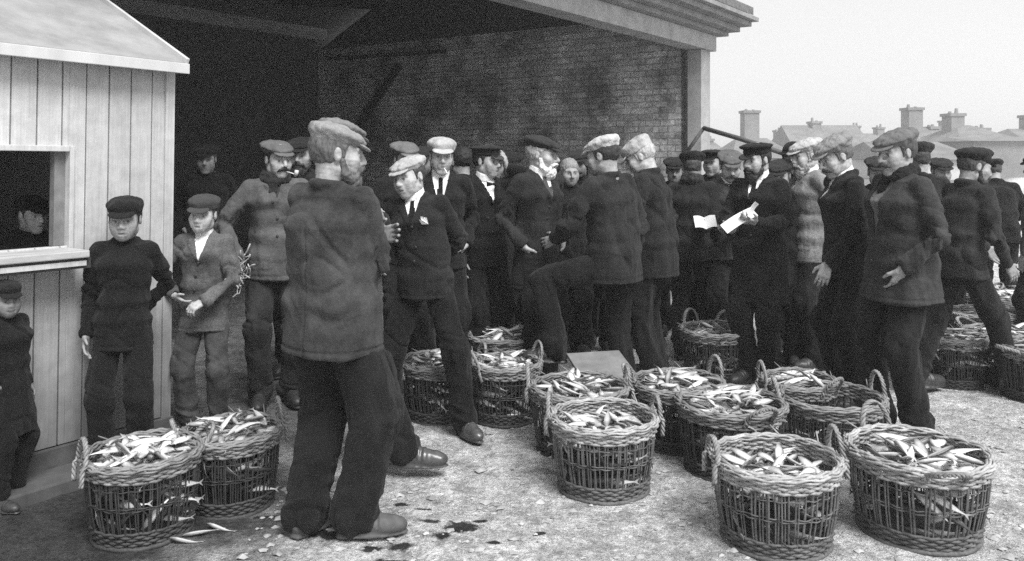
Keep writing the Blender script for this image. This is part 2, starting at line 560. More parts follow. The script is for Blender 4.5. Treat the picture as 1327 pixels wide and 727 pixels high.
def canon(kind):
    if kind in _canon: return _canon[kind]
    I = np.eye(3)
    r = {}
    def wr(a, sc=30, seed=1): return lambda V: a * vnoise(V * sc, seed) + a * .6 * vnoise(V * sc * 2.3, seed + 1)
    if kind == 'flat_cap':            # a full tweed cap pulled forward over a small peak
        T = Rx(-.20)
        def b(F):
            F.ell((0, -.012, .060), (.086, .108, .042), I, .01)
            F.ell((0, -.006, .088), (.104, .124, .028), T, .03)
            F.ell((0, -.045, .092), (.092, .085, .032), I, .03)
            F.cut((0, 0, .040), (0, .1, -1))
        def ds(V):
            a = np.arctan2(V[:, 0], V[:, 1] + .01); rr = np.hypot(V[:, 0], V[:, 1] + .01)
            seam = np.exp(-(np.mod(a * 8 / (2 * PI) + .5, 1) - .5) ** 2 / .0012) * np.clip(rr / .05, 0, 1) * (V[:, 2] > .078)
            return .0045 * vnoise(V * np.array([28, 28, 40]), 4) + .003 * vnoise(V * 60, 5) - .0022 * seam
        r['cap'] = sculpt(b, (-.15, -.18, .02), (.15, .17, .16), .005, ds)
        def p(F):
            M = Rx(-.35)
            F.ell((0, .092, .050), (.074, .052, .008), M, .004); F.ell((0, .06, .070), (.06, .055, .011), M, .01)
        r['peak'] = sculpt(p, (-.1, .0, .0), (.1, .19, .1), .004, wr(.001))
    elif kind == 'boy_cap':           # a closer round cap with a small stiff peak
        def b(F):
            F.ell((0, -.014, .052), (.086, .107, .055), I, .01)
            F.ell((0, -.012, .088), (.095, .113, .040), Rx(-.08), .03)
            F.cut((0, 0, .036), (0, .05, -1))
        r['cap'] = sculpt(b, (-.13, -.16, .02), (.13, .14, .15), .005, wr(.003))
        def p(F): F.ell((0, .095, .043), (.07, .05, .008), Rx(-.4), .004)
        r['peak'] = sculpt(p, (-.1, .0, .0), (.1, .17, .1), .004, wr(.001))
    elif kind == 'sailor_cap':        # dark cloth cap with upright band and short shiny peak
        def b(F):
            F.ell((0, -.012, .060), (.086, .108, .036), I, .008)
            F.ell((0, -.006, .096), (.106, .126, .024), Rx(.05), .02)
            F.cut((0, 0, .038), (0, .0, -1))
        r['cap'] = sculpt(b, (-.14, -.17, .02), (.14, .15, .14), .005, wr(.003))
        def p(F): F.ell((0, .10, .040), (.066, .045, .006), Rx(-.55), .004)
        r['peak'] = sculpt(p, (-.1, .02, -.02), (.1, .17, .08), .004)
    elif kind == 'bowler':
        def b(F):
            F.ell((0, -.012, .065), (.086, .106, .085), I, .01)
            F.ell((0, -.012, .052), (.125, .145, .010), I, .01)
            F.cut((0, 0, .035), (0, 0, -1))
        r['cap'] = sculpt(b, (-.15, -.18, .02), (.15, .16, .17), .005)
    elif kind == 'beret':             # soft dark cap slouched to the back
        def b(F):
            F.ell((0, -.012, .058), (.086, .108, .040), I, .01)
            F.ell((0, -.03, .090), (.104, .125, .040), Rx(.22), .03)
            F.cut((0, 0, .036), (0, 0, -1))
        r['cap'] = sculpt(b, (-.14, -.19, .0), (.14, .14, .16), .005, wr(.004))
        def p(F): F.ell((0, .095, .043), (.062, .035, .007), Rx(-.4), .004)
        r['peak'] = sculpt(p, (-.1, .0, .0), (.1, .17, .1), .004)
    elif kind in ('hair', 'hair_full'):
        def b(F):
            F.ell((0, -.018, .03), (.083, .103, .097), I, .01)
            F.cut((0, .022, .0), (0, .9, -.35) if kind == 'hair' else (0, .75, -.8))
            F.cut((0, -.06, -.048), (0, .35, -1))
            for x in (-1, 1): F.ell((x * .088, -.004, -.008), (.02, .026, .034), I, .006, 's')
            if kind == 'hair': F.cut((0, 0, .085), (0, 0, 1))
            for x in (-1, 1): F.cone((x * .073, .022, .03), (x * .07, .018, -.012), .008, .005, .006)
        r['hair'] = sculpt(b, (-.11, -.15, -.08), (.11, .12, .15), .005, wr(.0035, 45))
    elif kind == 'moustache':
        def b(F):
            for x in (-1, 1):
                F.cone((0, .108, -.049), (x * .030, .098, -.058), .0105, .009, .006)
                F.cone((x * .030, .098, -.058), (x * .044, .083, -.070), .008, .004, .006)
        r['moustache'] = sculpt(b, (-.06, .06, -.1), (.06, .14, -.02), .0035, wr(.002, 110))
    elif kind == 'beard':
        def b(F):
            F.ell((0, .062, -.100), (.050, .046, .040), I, .02)
            F.ell((0, .074, -.130), (.036, .030, .035), I, .03)
            for x in (-1, 1):
                F.cone((x * .066, .012, -.02), (x * .054, .032, -.075), .010, .018, .02)
                F.cone((x * .054, .032, -.075), (x * .02, .07, -.115), .018, .022, .02)
                F.cone((0, .108, -.049), (x * .034, .094, -.062), .0105, .010, .008)
                F.cone((x * .034, .094, -.062), (x * .04, .078, -.085), .010, .012, .01)
            F.ell((0, .115, -.068), (.017, .02, .006), I, .004, 's')
        r['beard'] = sculpt(b, (-.1, -.03, -.19), (.1, .15, .02), .0045, wr(.005, 60))
    elif kind == 'shirt_collar':      # a stiff band collar, in neck coordinates (z up the neck)
        def b(F):
            F.sect((0, .004, -.02), (0, .010, .042), (.068, .070), (.060, .064), I, I, .004)
            F.sect((0, .004, -.1), (0, .012, .1), (.062, .062), (.053, .056), I, I, 0) if False else None
            F.cut((0, .03, .040), (0, .45, 1)); F.cut((0, 0, -.03), (0, 0, -1))
        r['shirt_collar'] = sculpt(b, (-.1, -.1, -.06), (.1, .12, .09), .005)
    elif kind == 'muffler':
        def b(F):
            for k in range(14):
                a = k / 14 * 2 * PI; c = (k + 1) / 14 * 2 * PI
                for z, rr, th in ((-.012, .078, .024), (.018, .070, .022)):
                    F.cone((rr * math.sin(a), .006 + rr * 1.02 * math.cos(a), z - .018 * math.cos(a)), (rr * math.sin(c), .006 + rr * 1.02 * math.cos(c), z - .018 * math.cos(c)), th, th, .012)
            F.cone((.015, .09, -.03), (.03, .105, -.12), .026, .03, .02)
        r['muffler'] = sculpt(b, (-.14, -.13, -.17), (.14, .16, .09), .006, wr(.005, 40))
    elif kind == 'boot':              # foot coordinates: heel at -.07, toe at +.2, sole at z = 0
        def b(F):
            F.ell((0, .125, .034), (.047, .088, .040), I, .02)
            F.ell((0, .04, .048), (.038, .085, .046), I, .03)
            F.ell((0, -.028, .042), (.036, .046, .046), I, .03)
            F.cone((0, -.012, .06), (0, -.02, .155), .040, .044, .03)
            F.sect((0, .02, .012), (0, .10, .010), (.040, .018), (.045, .016), Rx(0), Rx(0), .006)
            F.ell((0, .07, .004), (.050, .148, .014), I, .004)
            F.ell((0, -.032, .0), (.038, .045, .02), I, .004)
            F.cut((0, 0, 0), (0, 0, -1)); F.cut((0, 0, .150), (0, 0, 1))
        def ds(V):
            f = np.exp(-((V[:, 1] - .085) / .03) ** 2) * (V[:, 2] > .04)
            return .003 * vnoise(V * 40, 3) + f * .003 * np.sin(V[:, 1] * 260)
        r['boot'] = sculpt(b, (-.08, -.12, -.02), (.08, .25, .18), .005, ds)
    meshes = {k: make_mesh(k, v[0], v[1]) for k, v in r.items()}
    _canon[kind] = meshes
    return meshes


def placed(name, base_mesh, mat, parent, C, H, sc, own=False):
    """a shared sculpted mesh set into a head/neck/foot frame"""
    key = (base_mesh.name, mat.name)
    if key not in _placed:
        me = base_mesh.copy(); me.name = base_mesh.name; me.materials.clear(); me.materials.append(mat)
        _placed[key] = me
    o = link(name, _placed[key], None, parent)
    M = Matrix.Identity(4)
    sc = np.broadcast_to(np.asarray(sc, float), (3,))
    R = H * sc[None, :]
    for i in range(3):
        for j in range(3): M[i][j] = R[i, j]
        M[i][3] = C[i]
    o.matrix_local = M
    return o


_placed = {}
A = np.array


def person(label, px, Y, top, face, **o):
    """top: picture row of the top of the hat; face: compass of the body, 0 away from camera, 90 to picture right, 180 to camera"""
    vr = random.Random(int(px * 7 + Y * 100))
    o.setdefault('face_w', vr.uniform(.93, 1.05)); o.setdefault('nose', vr.uniform(.8, 1.35)); o.setdefault('chin', vr.uniform(.94, 1.08)); o.setdefault('cheek', vr.uniform(.88, 1.14))
    X = gx(px, Y)
    ztop = gz(top, Y)
    lean = math.radians(o.get('lean', 2)); side = math.radians(o.get('side', 0)); tw = math.radians(o.get('twist', 0))
    st = o.get('stature') or (ztop - .04)
    s = st / 1.75
    g = o.get('girth', 1.0)
    crouch = o.get('crouch', 0) * s
    hx, hy = o.get('hip', (0, 0))
    pel = A([hx * s, hy * s, .952 * s - crouch])
    C = Rz(-tw) @ Ry(side) @ Rx(-lean)
    Ch = Rz(-tw * .4) @ Ry(side * .4) @ Rx(-lean * .4)
    waist = pel + Ch @ A([0, 0, .15]) * s
    chest = waist + C @ A([0, 0, .2]) * s
    neck = chest + C @ A([0, -.018, .185]) * s
    hyaw, hp, hr = [math.radians(v) for v in o.get('head', (0, 5, 0))]
    H = Rz(-hyaw) @ Ry(hr) @ Rx(-hp)
    hs = s * o.get('head_scale', 1.03)
    hup = H @ A([0, 0, 1.]) * .6 + C @ A([0, 0, 1.]) * .4
    hc = neck + hup * .125 * hs + (H @ A([0, 1., 0])) * .022 * hs
    # correct the total height so that the hat top stays where the photograph has it
    if not o.get('stature'):
        t_now = (hc + H @ A([0, -.0, (.132 * o.get('hat_size', 1.0)) if o.get('hat', 1) else .125]) * hs)[2]
        dz = ztop - t_now
        if abs(dz) > .02 and not o.get('_again'):
            o2 = dict(o); o2['_again'] = True; o2['stature'] = max(.6, st + dz)
            return person(label, px, Y, top, face, **o2)
    sh = {}; el = {}; wr = {}; hd = {}
    shrug = o.get('shrug', 0)
    fwd = A([0, 1., 0])
    for side_n, sx in (('R', 1), ('L', -1)):
        S = chest + C @ A([sx * .160 * (g * .5 + .5), -.008, .128 + shrug]) * s
        pose = o.get('arm' + side_n, 'down')
        cur = (.25, .35, .3); dn = None; pal = A([-sx, 0, 0.])
        if isinstance(pose, dict):
            w = pel + A(pose['at']) * s; pole = A(pose.get('pole', (sx * .5, -.7, -.3)))
            dn = pose.get('dir'); dn = A(dn, ) if dn is not None else None
            pal = A(pose.get('palm', (-sx, 0, 0))); cur = pose.get('curl', cur)
        elif pose == 'down':
            w = S + C @ A([sx * .05, .05, -.535]) * s; pole = A([sx * .3, -1, 0]); dn = A([0, .12, -1])
        elif pose == 'pocket':
            w = pel + A([sx * .180, .06, .045]) * s; pole = A([sx * .42, -1, 0]); dn = A([-sx * .75, -.05, -1]); cur = (.1, .2, .2)
        elif pose == 'folded':
            w = chest + C @ A([-sx * .07, .215, -.045 - (.03 if sx > 0 else 0)]) * s; pole = A([sx * 1.0, -.25, -.75]); dn = C @ A([-sx, .0, .15]); pal = C @ A([0, -1, 0])
        elif pose == 'behind':
            w = pel + A([sx * .04, -.185, .05]) * s; pole = A([sx, -.35, 0]); dn = A([-sx, -.1, -.3]); pal = A([0, -1, 0])
        elif pose == 'front':
            w = pel + A([sx * .075, .235, .10]) * s; pole = A([sx * .8, -.6, -.3]); dn = A([-sx * .8, .6, -.1]); pal = A([0, -.6, -.8]); cur = (.5, .6, .5)
        elif pose == 'read':
            w = pel + A([sx * .10, .29, .30]) * s; pole = A([sx * .6, -.3, -1]); dn = A([-sx * .45, .9, .1]); pal = A([-sx * .4, 0, 1]); cur = (.5, .6, .4)
        elif pose == 'hat':
            w = hc + H @ A([sx * .13, .10, -.05]) * s; pole = A([sx, .2, -.5]); dn = A([-sx * .35, .15, 1]); pal = A([-sx * .7, -.6, 0]); cur = (.3, .3, .2)
        E, w = ik(S, w, .295 * s, .262 * s, pole)
        if dn is None: dn = (w - E)
        sh[sx] = S; el[sx] = E; wr[sx] = w; hd[sx] = (dn / np.linalg.norm(dn), pal, cur)
    hipj = {}; kn = {}; an = {}; ft = {}
    feet = o.get('feet', ((.10, .02, 8), (-.10, -.02, -8)))
    for (fx, fy, fa, *fz), sx in zip(feet, (1, -1)):
        z = fz[0] if fz else 0.0
        a = A([fx * s, fy * s, z + .095 * s])
        h = pel + A([sx * .085, 0, -.02]) * s
        th = math.radians(fa)
        pole = A([math.sin(th), math.cos(th), 0.]) * 1.0 + A([sx * .15, 0, 0])
        if fz: pole = A([math.sin(th), math.cos(th), .6])
        K, a = ik(h, a, .435 * s, .43 * s, pole)
        hipj[sx] = h; kn[sx] = K; an[sx] = a; ft[sx] = (th, z)

    # ---------------- body: one continuous skin
    pts = np.array([hc + A([0, 0, .14 * s]), hc - A([0, 0, .14 * s])] + [v for d in (el, wr, kn, an, sh) for v in d.values()])
    lo = pts.min(0) - .16 * s; hi = pts.max(0) + .16 * s
    lo[2] = min(an[1][2], an[-1][2]) - .085 * s
    hv = min(max(.00112 * Y, .0042), .0075) * (1 if Y < 7 else 1.15)
    fine = [(hc[2] - .17 * s, hc[2] + .16 * s)]
    for sx in (1, -1): fine.append((wr[sx][2] - .19 * s, wr[sx][2] + .16 * s))
    zs = []; z = lo[2]
    while z < hi[2]:
        zs.append(z); z += hv if any(a <= z <= b for a, b in fine) else .018
    F = Field(lo, hi, hv, np.array(zs))
    add_head(F, hc, H, hs, o)
    F.cone(hc + H @ A([0, -.03, -.05]) * hs, neck + C @ A([0, -.01, -.02]) * s, .052 * s, .060 * s, .03)
    F.sect(neck + C @ A([0, .0, -.06]) * s, chest, A([.12, .065]) * s, A([.12, .085]) * s, C, C, .03)
    F.sect(chest, pel, A([.12, .085]) * s, A([.11, .085]) * s, C, np.eye(3), .03)
    for sx in (1, -1):
        F.cone(neck + C @ A([0, 0, -.09]) * s, sh[sx], .05 * s, .045 * s, .02)
        F.cone(sh[sx], el[sx], .036 * s, .019 * s, .02)
        F.cone(el[sx], wr[sx], .019 * s, .025 * s, .02)
        d, pal, cur = hd[sx]
        n = pal - d * (pal @ d); n /= np.linalg.norm(n) + 1e-9
        t = np.cross(d, n) * sx
        add_hand(F, wr[sx], d, n, t, s, cur)
        F.cone(hipj[sx], kn[sx], .065 * s, .045 * s, .02)
        F.cone(kn[sx], an[sx], .045 * s, .03 * s, .02)
        F.cone(an[sx], an[sx] + A([math.sin(ft[sx][0]) * .1, math.cos(ft[sx][0]) * .1, -.05]) * s, .03 * s, .025 * s, .02)
    V, Q = F.mesh()
    q0 = (V - hc) @ H / hs; nh = (np.abs(q0) < .135).all(1)       # lined, weather-beaten skin
    V[nh] += vnormals(V, Q)[nh] * ((.0016 * vnoise(q0[nh] * 38, int(abs(px)) % 50) + .0012 * vnoise(q0[nh] * A([40, 40, 110]), 7)) * (.4 if o.get('stubble') == 0 else 1) * hs)[:, None]
    base = o.get('skin', .40) * .76
    tone = np.full(len(V), base)
    q = (V - hc) @ H / hs
    near = (np.abs(q) < .14).all(1)
    tone[near] = head_tone(q[near], base, o)
    ln_ = q[:, 2] > -.13
    tone[~ln_] = base * .9
    root = link('person', make_mesh('person', V, Q, tone=tone), SKIN)
    root.location = (X, Y, 0)
    root.rotation_euler = (0, 0, -math.radians(face))
    tag(root, label, 'person', o.get('group'))

    # ---------------- jacket
    hj = min(max(.0017 * Y, .0062), .011)
    hem = o.get('hem', -.12)
    ct = o.get('coat', .03)
    pts = np.array([neck, pel + A([.3, .25, hem - .05]), pel + A([-.3, -.25, hem - .05])] + [v for d in (sh, el, wr) for v in d.values()])
    F = Field(pts.min(0) - .14 * s, pts.max(0) + .14 * s, hj)
    fl = o.get('flare', 1.0)
    hemc = pel + A([0, .0, hem]) * s
    F.sect(hemc + A([0, 0, -.06]) * s, pel + A([0, 0, .04]) * s, A([.188 * g * fl, .150 * g * fl]) * s, A([.172 * g, .137 * g]) * s, np.eye(3), np.eye(3), .03)
    F.sect(pel + A([0, 0, .04]) * s, waist + A([0, 0, .02]) * s, A([.172 * g, .137 * g]) * s, A([.156 * g, .126 * g]) * s, np.eye(3), C, .04)
    F.sect(waist + A([0, 0, .02]) * s, chest + C @ A([0, 0, .03]) * s, A([.156 * g, .126 * g]) * s, A([.170 * g, .136 * g]) * s, C, C, .04)
    F.sect(chest + C @ A([0, 0, .03]) * s, chest + C @ A([0, -.012, .135]) * s, A([.170 * g, .136 * g]) * s, A([.14 * g, .088]) * s, C, C, .04)
    for sx in (1, -1):
        F.cone(neck + C @ A([sx * .045, -.005, -.02]) * s, sh[sx] + C @ A([-sx * .012, 0, .0]) * s, .044 * s, .050 * s, .03)
        F.cone(sh[sx], sh[sx] * .5 + el[sx] * .5, .060 * s, .060 * s, .012)
        F.cone(sh[sx] * .5 + el[sx] * .5, el[sx], .060 * s, .050 * s, .012)
        F.cone(el[sx], wr[sx] * .93 + el[sx] * .07, .050 * s, .046 * s, .008)
    nk = C * .6 + H * .4 if True else C
    for k in range(16):                                       # collar of the jacket
        a = k / 16 * 2 * PI; c = (k + 1) / 16 * 2 * PI
        cw, cd = .070, .072
        def cp(a): return neck + C @ A([cw * math.sin(a), .0 + cd * math.cos(a), .012 - .035 * max(math.cos(a), 0) * (1 if o.get('v') else .3)]) * s
        F.cone(cp(a), cp(c), .014 * s, .014 * s, .012)
    F.ell(neck + C @ A([0, -.026, -.004]) * s, A([.068, .056, .034]) * s, C, .02)
    F.cut(hemc, (0, 0, -1))
    for sx in (1, -1):
        d = wr[sx] - el[sx]; d /= np.linalg.norm(d)
        w2 = wr[sx] - d * .004 * s
        F.ell(w2 + d * .035 * s, A([.036, .036, .05]) * s, None, .01, 's')
    V, Q = F.mesh(); V = smooth_mesh(V, Q, 1)
    N = vnormals(V, Q)
    # folds: diagonal drags on the trunk, rings on the sleeves
    ux = C.T @ np.eye(3)
    q = (V - chest) @ C / s
    seed = hash(label) % 97 if False else int(abs(px) + 13 * Y) % 97
    def valley(P, sd): return -np.clip(1 - 5.5 * np.abs(vnoise(P, sd)), 0, 1)
    def ridge(P, sd): return np.clip(1 - 2.6 * np.abs(vnoise(P, sd)), -.6, 1)
    fold = .011 * ridge(np.stack([q[:, 0] * 6 + q[:, 2] * 2.2, q[:, 1] * 5, q[:, 2] * 2.6 - q[:, 0] * 1.5], 1), seed) * np.clip((.14 - q[:, 2]) / .2, .25, 1)
    fold += .006 * ridge(np.stack([q[:, 0] * 4 - q[:, 2] * 5, q[:, 1] * 5, q[:, 2] * 9], 1), seed + 3) * np.exp(-((q[:, 2] + .2) / .14) ** 2)
    fold += .011 * valley(np.stack([q[:, 0] * 4.5 + q[:, 2] * 3.2, q[:, 1] * 3.5, q[:, 2] * 3.0 - q[:, 0] * 2.5], 1), seed + 5)
    fold += .008 * valley(np.stack([q[:, 0] * 3 - q[:, 2] * 4, q[:, 1] * 4, q[:, 2] * 6 + q[:, 0] * 4], 1), seed + 8) * np.exp(-((q[:, 2] + .22) / .16) ** 2)
    for sx in (1, -1):
        for (a, b, e0) in ((sh[sx], el[sx], 1.0), (el[sx], wr[sx], 0.0)):
            ab = b - a; L2 = ab @ ab
            t = np.clip((V - a) @ ab / L2, 0, 1)
            dist = np.linalg.norm(V - a - t[:, None] * ab, axis=1)
            wgt = np.clip((.085 * s - dist) / (.02 * s), 0, 1)
            near_e = np.exp(-((t - e0) / .38) ** 2)
            perp = V - a - t[:, None] * ab
            tw_ = (perp @ A([.3, .8, .5])) * 10
            fr = ridge(np.stack([t * 5.0 + tw_ * 2.2, perp[:, 0] * 9, perp[:, 2] * 9], 1), seed + 11 + sx)
            vl = valley(np.stack([t * 5.5 + tw_ * 1.6, perp[:, 0] * 6, perp[:, 2] * 6], 1), seed + 17 + sx)
            fold += wgt * ((near_e * .9 + .2) * .010 * fr + (near_e + .25) * .013 * vl)
    V = V + N * (np.maximum(fold, -.016) * s * o.get('folds', 1.0))[:, None]
    if not o.get('jumper'):                                   # back seam and the stitched hem
        qs = (V - chest) @ C / s; nb = (N @ C)[:, 1]
        V = V - N * (((np.abs(qs[:, 0]) < .0055) & (nb < -.3) & (qs[:, 2] < .14)) * .0055 * s)[:, None]
        V = V - N * ((np.abs(V[:, 2] - hemc[2] - .028 * s) < .006 * s) * .004 * s)[:, None]
    # front opening
    v = o.get('v'); parts = {}
    qf = (V - chest) @ C / s
    fz = V[Q].mean(1); qc = (fz - chest) @ C / s
    Nf = N @ C
    facing = (Nf[Q].mean(1)[:, 1] > -.1) & (qc[:, 1] > .0)
    bad = np.zeros(len(Q), bool)
    for sx in (1, -1):                                        # sleeves and hands do not belong to the front
        for a, b in ((sh[sx], el[sx]), (el[sx], wr[sx])):
            ab = b - a; t = np.clip((fz - a) @ ab / (ab @ ab), 0, 1)
            if b is wr[sx] or True:
                bad |= np.linalg.norm(fz - a - t[:, None] * ab, axis=1) < (.072 if a is el[sx] else .066) * s
    facing &= ~bad
    tmat = cloth(ct, o.get('wear', .35), o.get('fleck', .15))
    if v:
        vb, vw = v                                            # bottom of the V (chest coordinates) and its half width at the collar
        vt = .175
        def edge(w): return vw * np.clip((w - vb) / (vt - vb), 0, 1.3)
        eV = edge(qf[:, 2]); uu = qf[:, 0]
        frontv = (qf[:, 1] > 0) & (Nf[:, 1] > -.1)
        lap = frontv & (np.abs(uu) > eV - .004) & (np.abs(uu) < eV + .058 * np.clip((qf[:, 2] - vb + .02) / .12, .15, 1)) & (qf[:, 2] > vb - .01) & (qf[:, 2] < .155)
        V = V + N * (lap * .0075 * s)[:, None]
        snap = frontv & (np.abs(np.abs(uu) - eV) < hj * .55 / s) & (qf[:, 2] > vb) & (qf[:, 2] < .2)
        V[snap] += (C[:, 0][None, :] * ((np.sign(uu) * eV - uu) * s)[:, None])[snap]
        fz = V[Q].mean(1); qc = (fz - chest) @ C / s
        ec = edge(qc[:, 2])
        inV = facing & (qc[:, 2] > vb) & (np.abs(qc[:, 0]) < ec) & (qc[:, 2] < .26)
        big = facing & (qc[:, 2] > vb - .04) & (np.abs(qc[:, 0]) < ec + .03) & (qc[:, 2] < .26)
        wv = o.get('waistcoat')
        inner = V - N * .009 * s
        if wv is not None:
            vb2 = o.get('wv_bottom', vb + .10)
            e2 = .62 * vw * np.clip((qc[:, 2] - vb2) / (vt - vb2), 0, 1.3)
            w_in = big & ((qc[:, 2] < vb2) | (np.abs(qc[:, 0]) > e2))
            s_in = big & (qc[:, 2] > vb2 - .03) & (np.abs(qc[:, 0]) < e2 + .02)
        else:
            w_in = None; s_in = big
        if w_in is not None and w_in.any():
            a, b, u = sub(inner, Q, w_in); parts['waistcoat'] = (a, b, cloth(wv))
        sv = V - N * (.016 if wv is not None else .010) * s
        if s_in.any():
            a, b, u = sub(sv, Q, s_in); parts['shirt'] = (a, b, cloth(o.get('shirt', .75), .1, .06))
        if o.get('tie') is not None:
            tb = vb2 if wv is not None else vb
            tm = facing & (np.abs(qc[:, 0]) < .013 + .022 * np.clip((.15 - qc[:, 2]) / .2, 0, 1)) & (qc[:, 2] > tb - .02) & (qc[:, 2] < .185)
            if tm.any():
                a, b, u = sub(V - N * (.006 if wv is None else .012) * s, Q, tm); parts['tie'] = (a, b, cloth(o['tie'], .2, .1))
        jm = ~inV
    else:
        if not o.get('jumper'):
            gr = (np.abs(qf[:, 0] - .012) < .006) & (qf[:, 1] > 0) & (Nf[:, 1] > .2) & (qf[:, 2] < .15)
            V = V - N * (gr * .006 * s)[:, None]
        jm = np.ones(len(Q), bool)
    # pocket flaps
    if not o.get('jumper'):
        for sx in (1, -1):
            pq = (V - (pel + A([sx * .105, 0, -.02]) * s)) / s
            fl_ = (np.abs(pq[:, 0]) < .06) & (np.abs(pq[:, 2]) < .024) & (V[:, 1] > pel[1]) & (N[:, 1] > .1)
            V = V + N * (fl_ * .005 * s)[:, None]
    Vj, Qj, _ = sub(V, Q, jm)
    jk = link(o.get('top_name', 'jumper' if o.get('jumper') else 'jacket'), make_mesh('jacket', Vj, Qj), tmat, root)
    for k, (a, b, m) in parts.items(): link(k, make_mesh(k, a, b), m, root)
    NF = C.copy()
    if v and o.get('collar', True):
        placed('shirt_collar', canon('shirt_collar')['shirt_collar'], cloth(o.get('collar_tone', .78), .08, .04), root, neck + C @ A([0, .0, .008]) * s, NF, s)
    if o.get('muffler') is not None:
        placed('muffler', canon('muffler')['muffler'], cloth(o['muffler']), root, neck + C @ A([0, .0, .02]) * s, NF, s)
    if v and o.get('buttons', Y < 6.3) and abs(((face - 180 + 180) % 360) - 180) < 80:
        mb_ = plain('horn_button', .03, .35, 40, .2)
        nrm = Vector(C[:, 1])
        for z in (v[0] - .02, v[0] - .12, v[0] - .22):
            w = qf[:, 2] - z
            c_ = (np.abs(w) < .02) & (np.abs(qf[:, 0] - .015) < .02) & (qf[:, 1] > 0)
            if not c_.any(): continue
            p = V[c_][np.argmax(qf[c_, 1])]
            m_ = MB(); th = np.arange(10) / 10 * 2 * PI; R = .0095 * s
            d_ = C[:, 1]; a_ = C[:, 0]; b_ = C[:, 2]
            ring = lambda rr, hh: p + d_ * hh + rr * (np.cos(th)[:, None] * a_ + np.sin(th)[:, None] * b_)
            VV = np.vstack([ring(R, -.002), ring(R, .004), ring(R * .7, .006), [p + d_ * .005]])
            qq = [[k * 10 + i, k * 10 + (i + 1) % 10, k * 10 + 10 + (i + 1) % 10, k * 10 + 10 + i] for k in (0, 1) for i in range(10)]
            m_.add(VV, qq, [[20 + i, 20 + (i + 1) % 10, 30] for i in range(10)])
            m_.build('button', mb_, jk, True)

    # ---------------- trousers
    tt = o.get('trousers', .022)
    pts = np.array([pel + A([.2, .2, .1]), pel - A([.2, .2, .1])] + [v_ for d in (kn, an) for v_ in d.values()])
    F = Field(pts.min(0) - .13 * s, pts.max(0) + .13 * s, hj)
    I3 = np.eye(3)
    F.sect(pel + A([0, 0, .08]) * s, pel + A([0, 0, -.05]) * s, A([.138 * g, .105 * g]) * s, A([.142 * g, .108 * g]) * s, I3, I3, .03)
    tw2 = o.get('leg_w', 1.12)
    for sx in (1, -1):
        h2 = hipj[sx] + A([0, 0, -.03]) * s
        F.cone(h2, kn[sx], .088 * s * g, .068 * s * tw2, .035)
        F.cone(kn[sx], an[sx] + (an[sx] - kn[sx]) * (.03), .068 * s * tw2, .064 * s * (.5 + .5 * tw2), .02)
        ax = an[sx] - kn[sx]; ax /= np.linalg.norm(ax)
        F.cone(an[sx] - ax * .04 * s, an[sx] - ax * .004 * s, .065 * s * (.5 + .5 * tw2), .068 * s * (.5 + .5 * tw2), .015)
    if o.get('trouser_len'):
        pass
    V, Q = F.mesh(); V = smooth_mesh(V, Q, 1); N = vnormals(V, Q)
    fold = np.zeros(len(V))
    for sx in (1, -1):
        for a, b, e0, am in ((hipj[sx], kn[sx], .95, .004), (kn[sx], an[sx], 1.0, .010)):
            ab = b - a; L2 = ab @ ab
            t = np.clip((V - a) @ ab / L2, 0, 1); perp = V - a - t[:, None] * ab
            wgt = np.clip((.13 * s - np.linalg.norm(perp, axis=1)) / (.03 * s), 0, 1)
            fr = 1 - 2 * np.abs(vnoise(np.stack([t * 7 + perp[:, 0] * 9, perp[:, 0] * 9, perp[:, 1] * 9], 1), seed + 31 + sx))
            fr2 = 1 - 2 * np.abs(vnoise(np.stack([t * 1.6, perp[:, 0] * 16, perp[:, 1] * 16], 1), seed + 41 + sx))
            vl = valley(np.stack([t * 6 + perp[:, 0] * 8, perp[:, 0] * 5, perp[:, 1] * 5], 1), seed + 51 + sx)
            fold += wgt * vl * .012 * (np.exp(-((t - e0) / .22) ** 2) + .2)
            fold += wgt * (fr * am * 1.25 * (np.exp(-((t - e0) / .3) ** 2) + .25) + fr2 * .010)
    V = V + N * (fold * s)[:, None]
    link(o.get('bottom_name', 'trousers'), make_mesh('trousers', V, Q), cloth(tt, o.get('wear', .35), .2), root)
    # ---------------- boots
    for sx in (1, -1):
        th, z = ft[sx]
        bs = s * o.get('boot_scale', 1.05)
        foot_pos = A([an[sx][0], an[sx][1], an[sx][2] - .095 * s]) + A([0, 0, .001])
        Mf = Rz(-th)
        if len(feet[0 if sx == 1 else 1]) > 4: Mf = Mf @ Rx(math.radians(feet[0 if sx == 1 else 1][4]))
        placed('boot', canon('boot')['boot'], o.get('boot_mat', LEATHER), root, foot_pos, Mf, bs)
    # ---------------- head wear and hair
    hat = o.get('hat', 'flat_cap')
    hsc = A([o.get('face_w', 1.0), 1, 1]) * hs
    if hat:
        hm = cloth(o.get('hat_tone', .06), .22, .16)
        til = Rx(math.radians(-o.get('hat_tilt', 0))) @ Ry(math.radians(o.get('hat_roll', 0)))
        hz = o.get('hat_size', 1.0)
        off = H @ A([0, 0, o.get('hat_z', 0.0)]) * hs
        c = canon(hat)
        cap = placed('bowler_hat' if hat == 'bowler' else 'cap', c['cap'], hm, root, hc + off, H @ til, hs * hz)
        if 'peak' in c:
            pk = placed('peak', c['peak'], hm if hat != 'sailor_cap' else plain('shiny_peak', .02, .25, 30, .2), root, hc + off, H @ til, hs * hz)
            w = pk.matrix_local.copy()
            pk.parent = cap
            pk.matrix_local = cap.matrix_local.inverted() @ w
